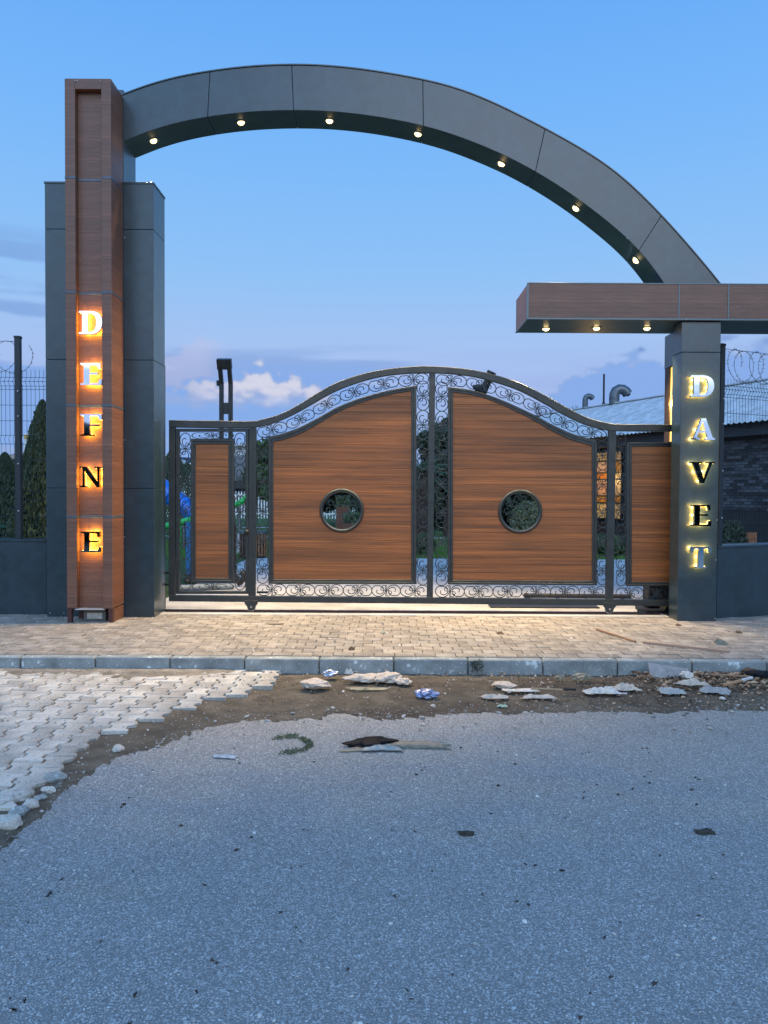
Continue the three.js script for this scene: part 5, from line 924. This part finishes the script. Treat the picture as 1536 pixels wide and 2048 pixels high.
{ // uncountable small stones, chips and dry leaf crumbs
  const put = (name, geo, mat, n, where, label, cat) => { const m = shadowed(new THREE.InstancedMesh(geo, mat, n)), m4 = new THREE.Matrix4(), e = new THREE.Euler(), q = new THREE.Quaternion(); for (let i = 0; i < n; i++) { const [x, y, z, s, c, flat = 1] = where(i); e.set(rr(-.4, .4) * flat, rnd() * 6.28, rr(-.4, .4) * flat); q.setFromEuler(e); m4.compose(V3(x, y, z), q, V3(s * rr(.7, 1.4), s * rr(.5, .9), s * rr(.7, 1.3))); m.setMatrixAt(i, m4); m.setColorAt(i, lin(c, c, c)); } m.name = name; m.userData = { kind: 'stuff', label, category: cat }; scene.add(m); };
  const peb = crumpleBall(1, .7, .9, 5, .5, 1), white = std({ color: lin(.50, .48, .44), roughness: .9 });
  const edge = (t) => new THREE.CatmullRomCurve3(asphaltEdge, false, 'centripetal').getPointAt(t);
  const eTab = Array.from({ length: 401 }, (_, k) => edge(k / 400));
  put('road_grit', peb, white, 2600, () => { const z = -rr(1.9, 5.3), x = rr(-1, 1) * -z * .52; return [Math.max(-1.5, x), .002, z, rnd() < .06 ? rr(.005, .009) : rr(.0018, .0042), rr(.55, 1.25)]; }, 'small pale grit scattered over the road', 'grit');
  put('edge_gravel', peb, white, 2000, () => { const k = (rnd() * 400) | 0, p = eTab[k]; return [p.x + rr(-.12, .12), .0, p.z + rr(-.25, .16), k > 60 && rnd() < .04 ? rr(.010, .018) : rr(.002, .006), rr(.3, .9)]; }, 'gravel along the broken road edge', 'gravel');
  put('verge_gravel', peb, std({ color: lin(.36, .32, .27), roughness: .95 }), 2200, () => { const z = -rr(5.2, 7.2), x = rr(-1.6, 4.6); return [x, .012 + (z < -6.5 ? .02 : 0), z, rnd() < .04 ? rr(.009, .015) : rr(.002, .006), rr(.4, 1.4)]; }, 'gravel on the earth strip', 'gravel');
  put('paving_chips', peb, white, 1400, () => { const z = -rr(4.2, 7.25), x = -rr(1.2, 4.4); return [x, .028 + (z < -6.8 ? .012 : 0), z, rr(.002, .007), rr(.5, 1.2)]; }, 'pale chips on the interlocking paving', 'chips');
  put('sidewalk_chips', peb, white, 3400, () => { const z = -rr(7.3, 9.7), x = rr(-1, 1) * -z * .53; return [x, WALK + .002, z, rnd() < .05 ? rr(.006, .011) : rr(.002, .005), rr(.35, 1.5)]; }, 'pale chips and crumbs on the sidewalk', 'chips');
  const crumb = leaves(Array.from({ length: 3 }, () => [rr(-.4, .4), 0, rr(-.4, .4)]), 1, 1.9);
  put('leaf_litter', crumb, std({ color: lin(.17, .115, .075), roughness: .95, side: THREE.DoubleSide }), 4200, (i) => { const r = i % 8, x = r > 2 ? 2.3 + 2.6 * Math.pow(rnd(), .8) : r ? rr(.9, 4.6) : rr(-1.0, 4.8), z = r > 2 ? -7.16 + .75 * rnd() * rnd() : -rr(6.0, 7.15); return [x, .012 + rr(0, .03) * (r > 2 ? 1 : .3), z, rr(.009, .026) * (r > 2 ? 1.15 : .6), rnd() < .3 ? rr(2, 3.4) : rr(.5, 1.4), .7]; }, 'dry leaves and scraps mixed into the litter by the kerb', 'leaf litter');
  put('road_crumbs', crumb, std({ color: lin(.06, .045, .035), roughness: .95, side: THREE.DoubleSide }), 130, () => { const z = -rr(2.0, 5.2), x = rr(-1, 1) * -z * .5; return [Math.max(-1.4, x), .004, z, rr(.005, .014), rr(.4, 1.3), .2]; }, 'dark leaf crumbs scattered over the road', 'crumbs');
}

renderer.render(scene, camera);
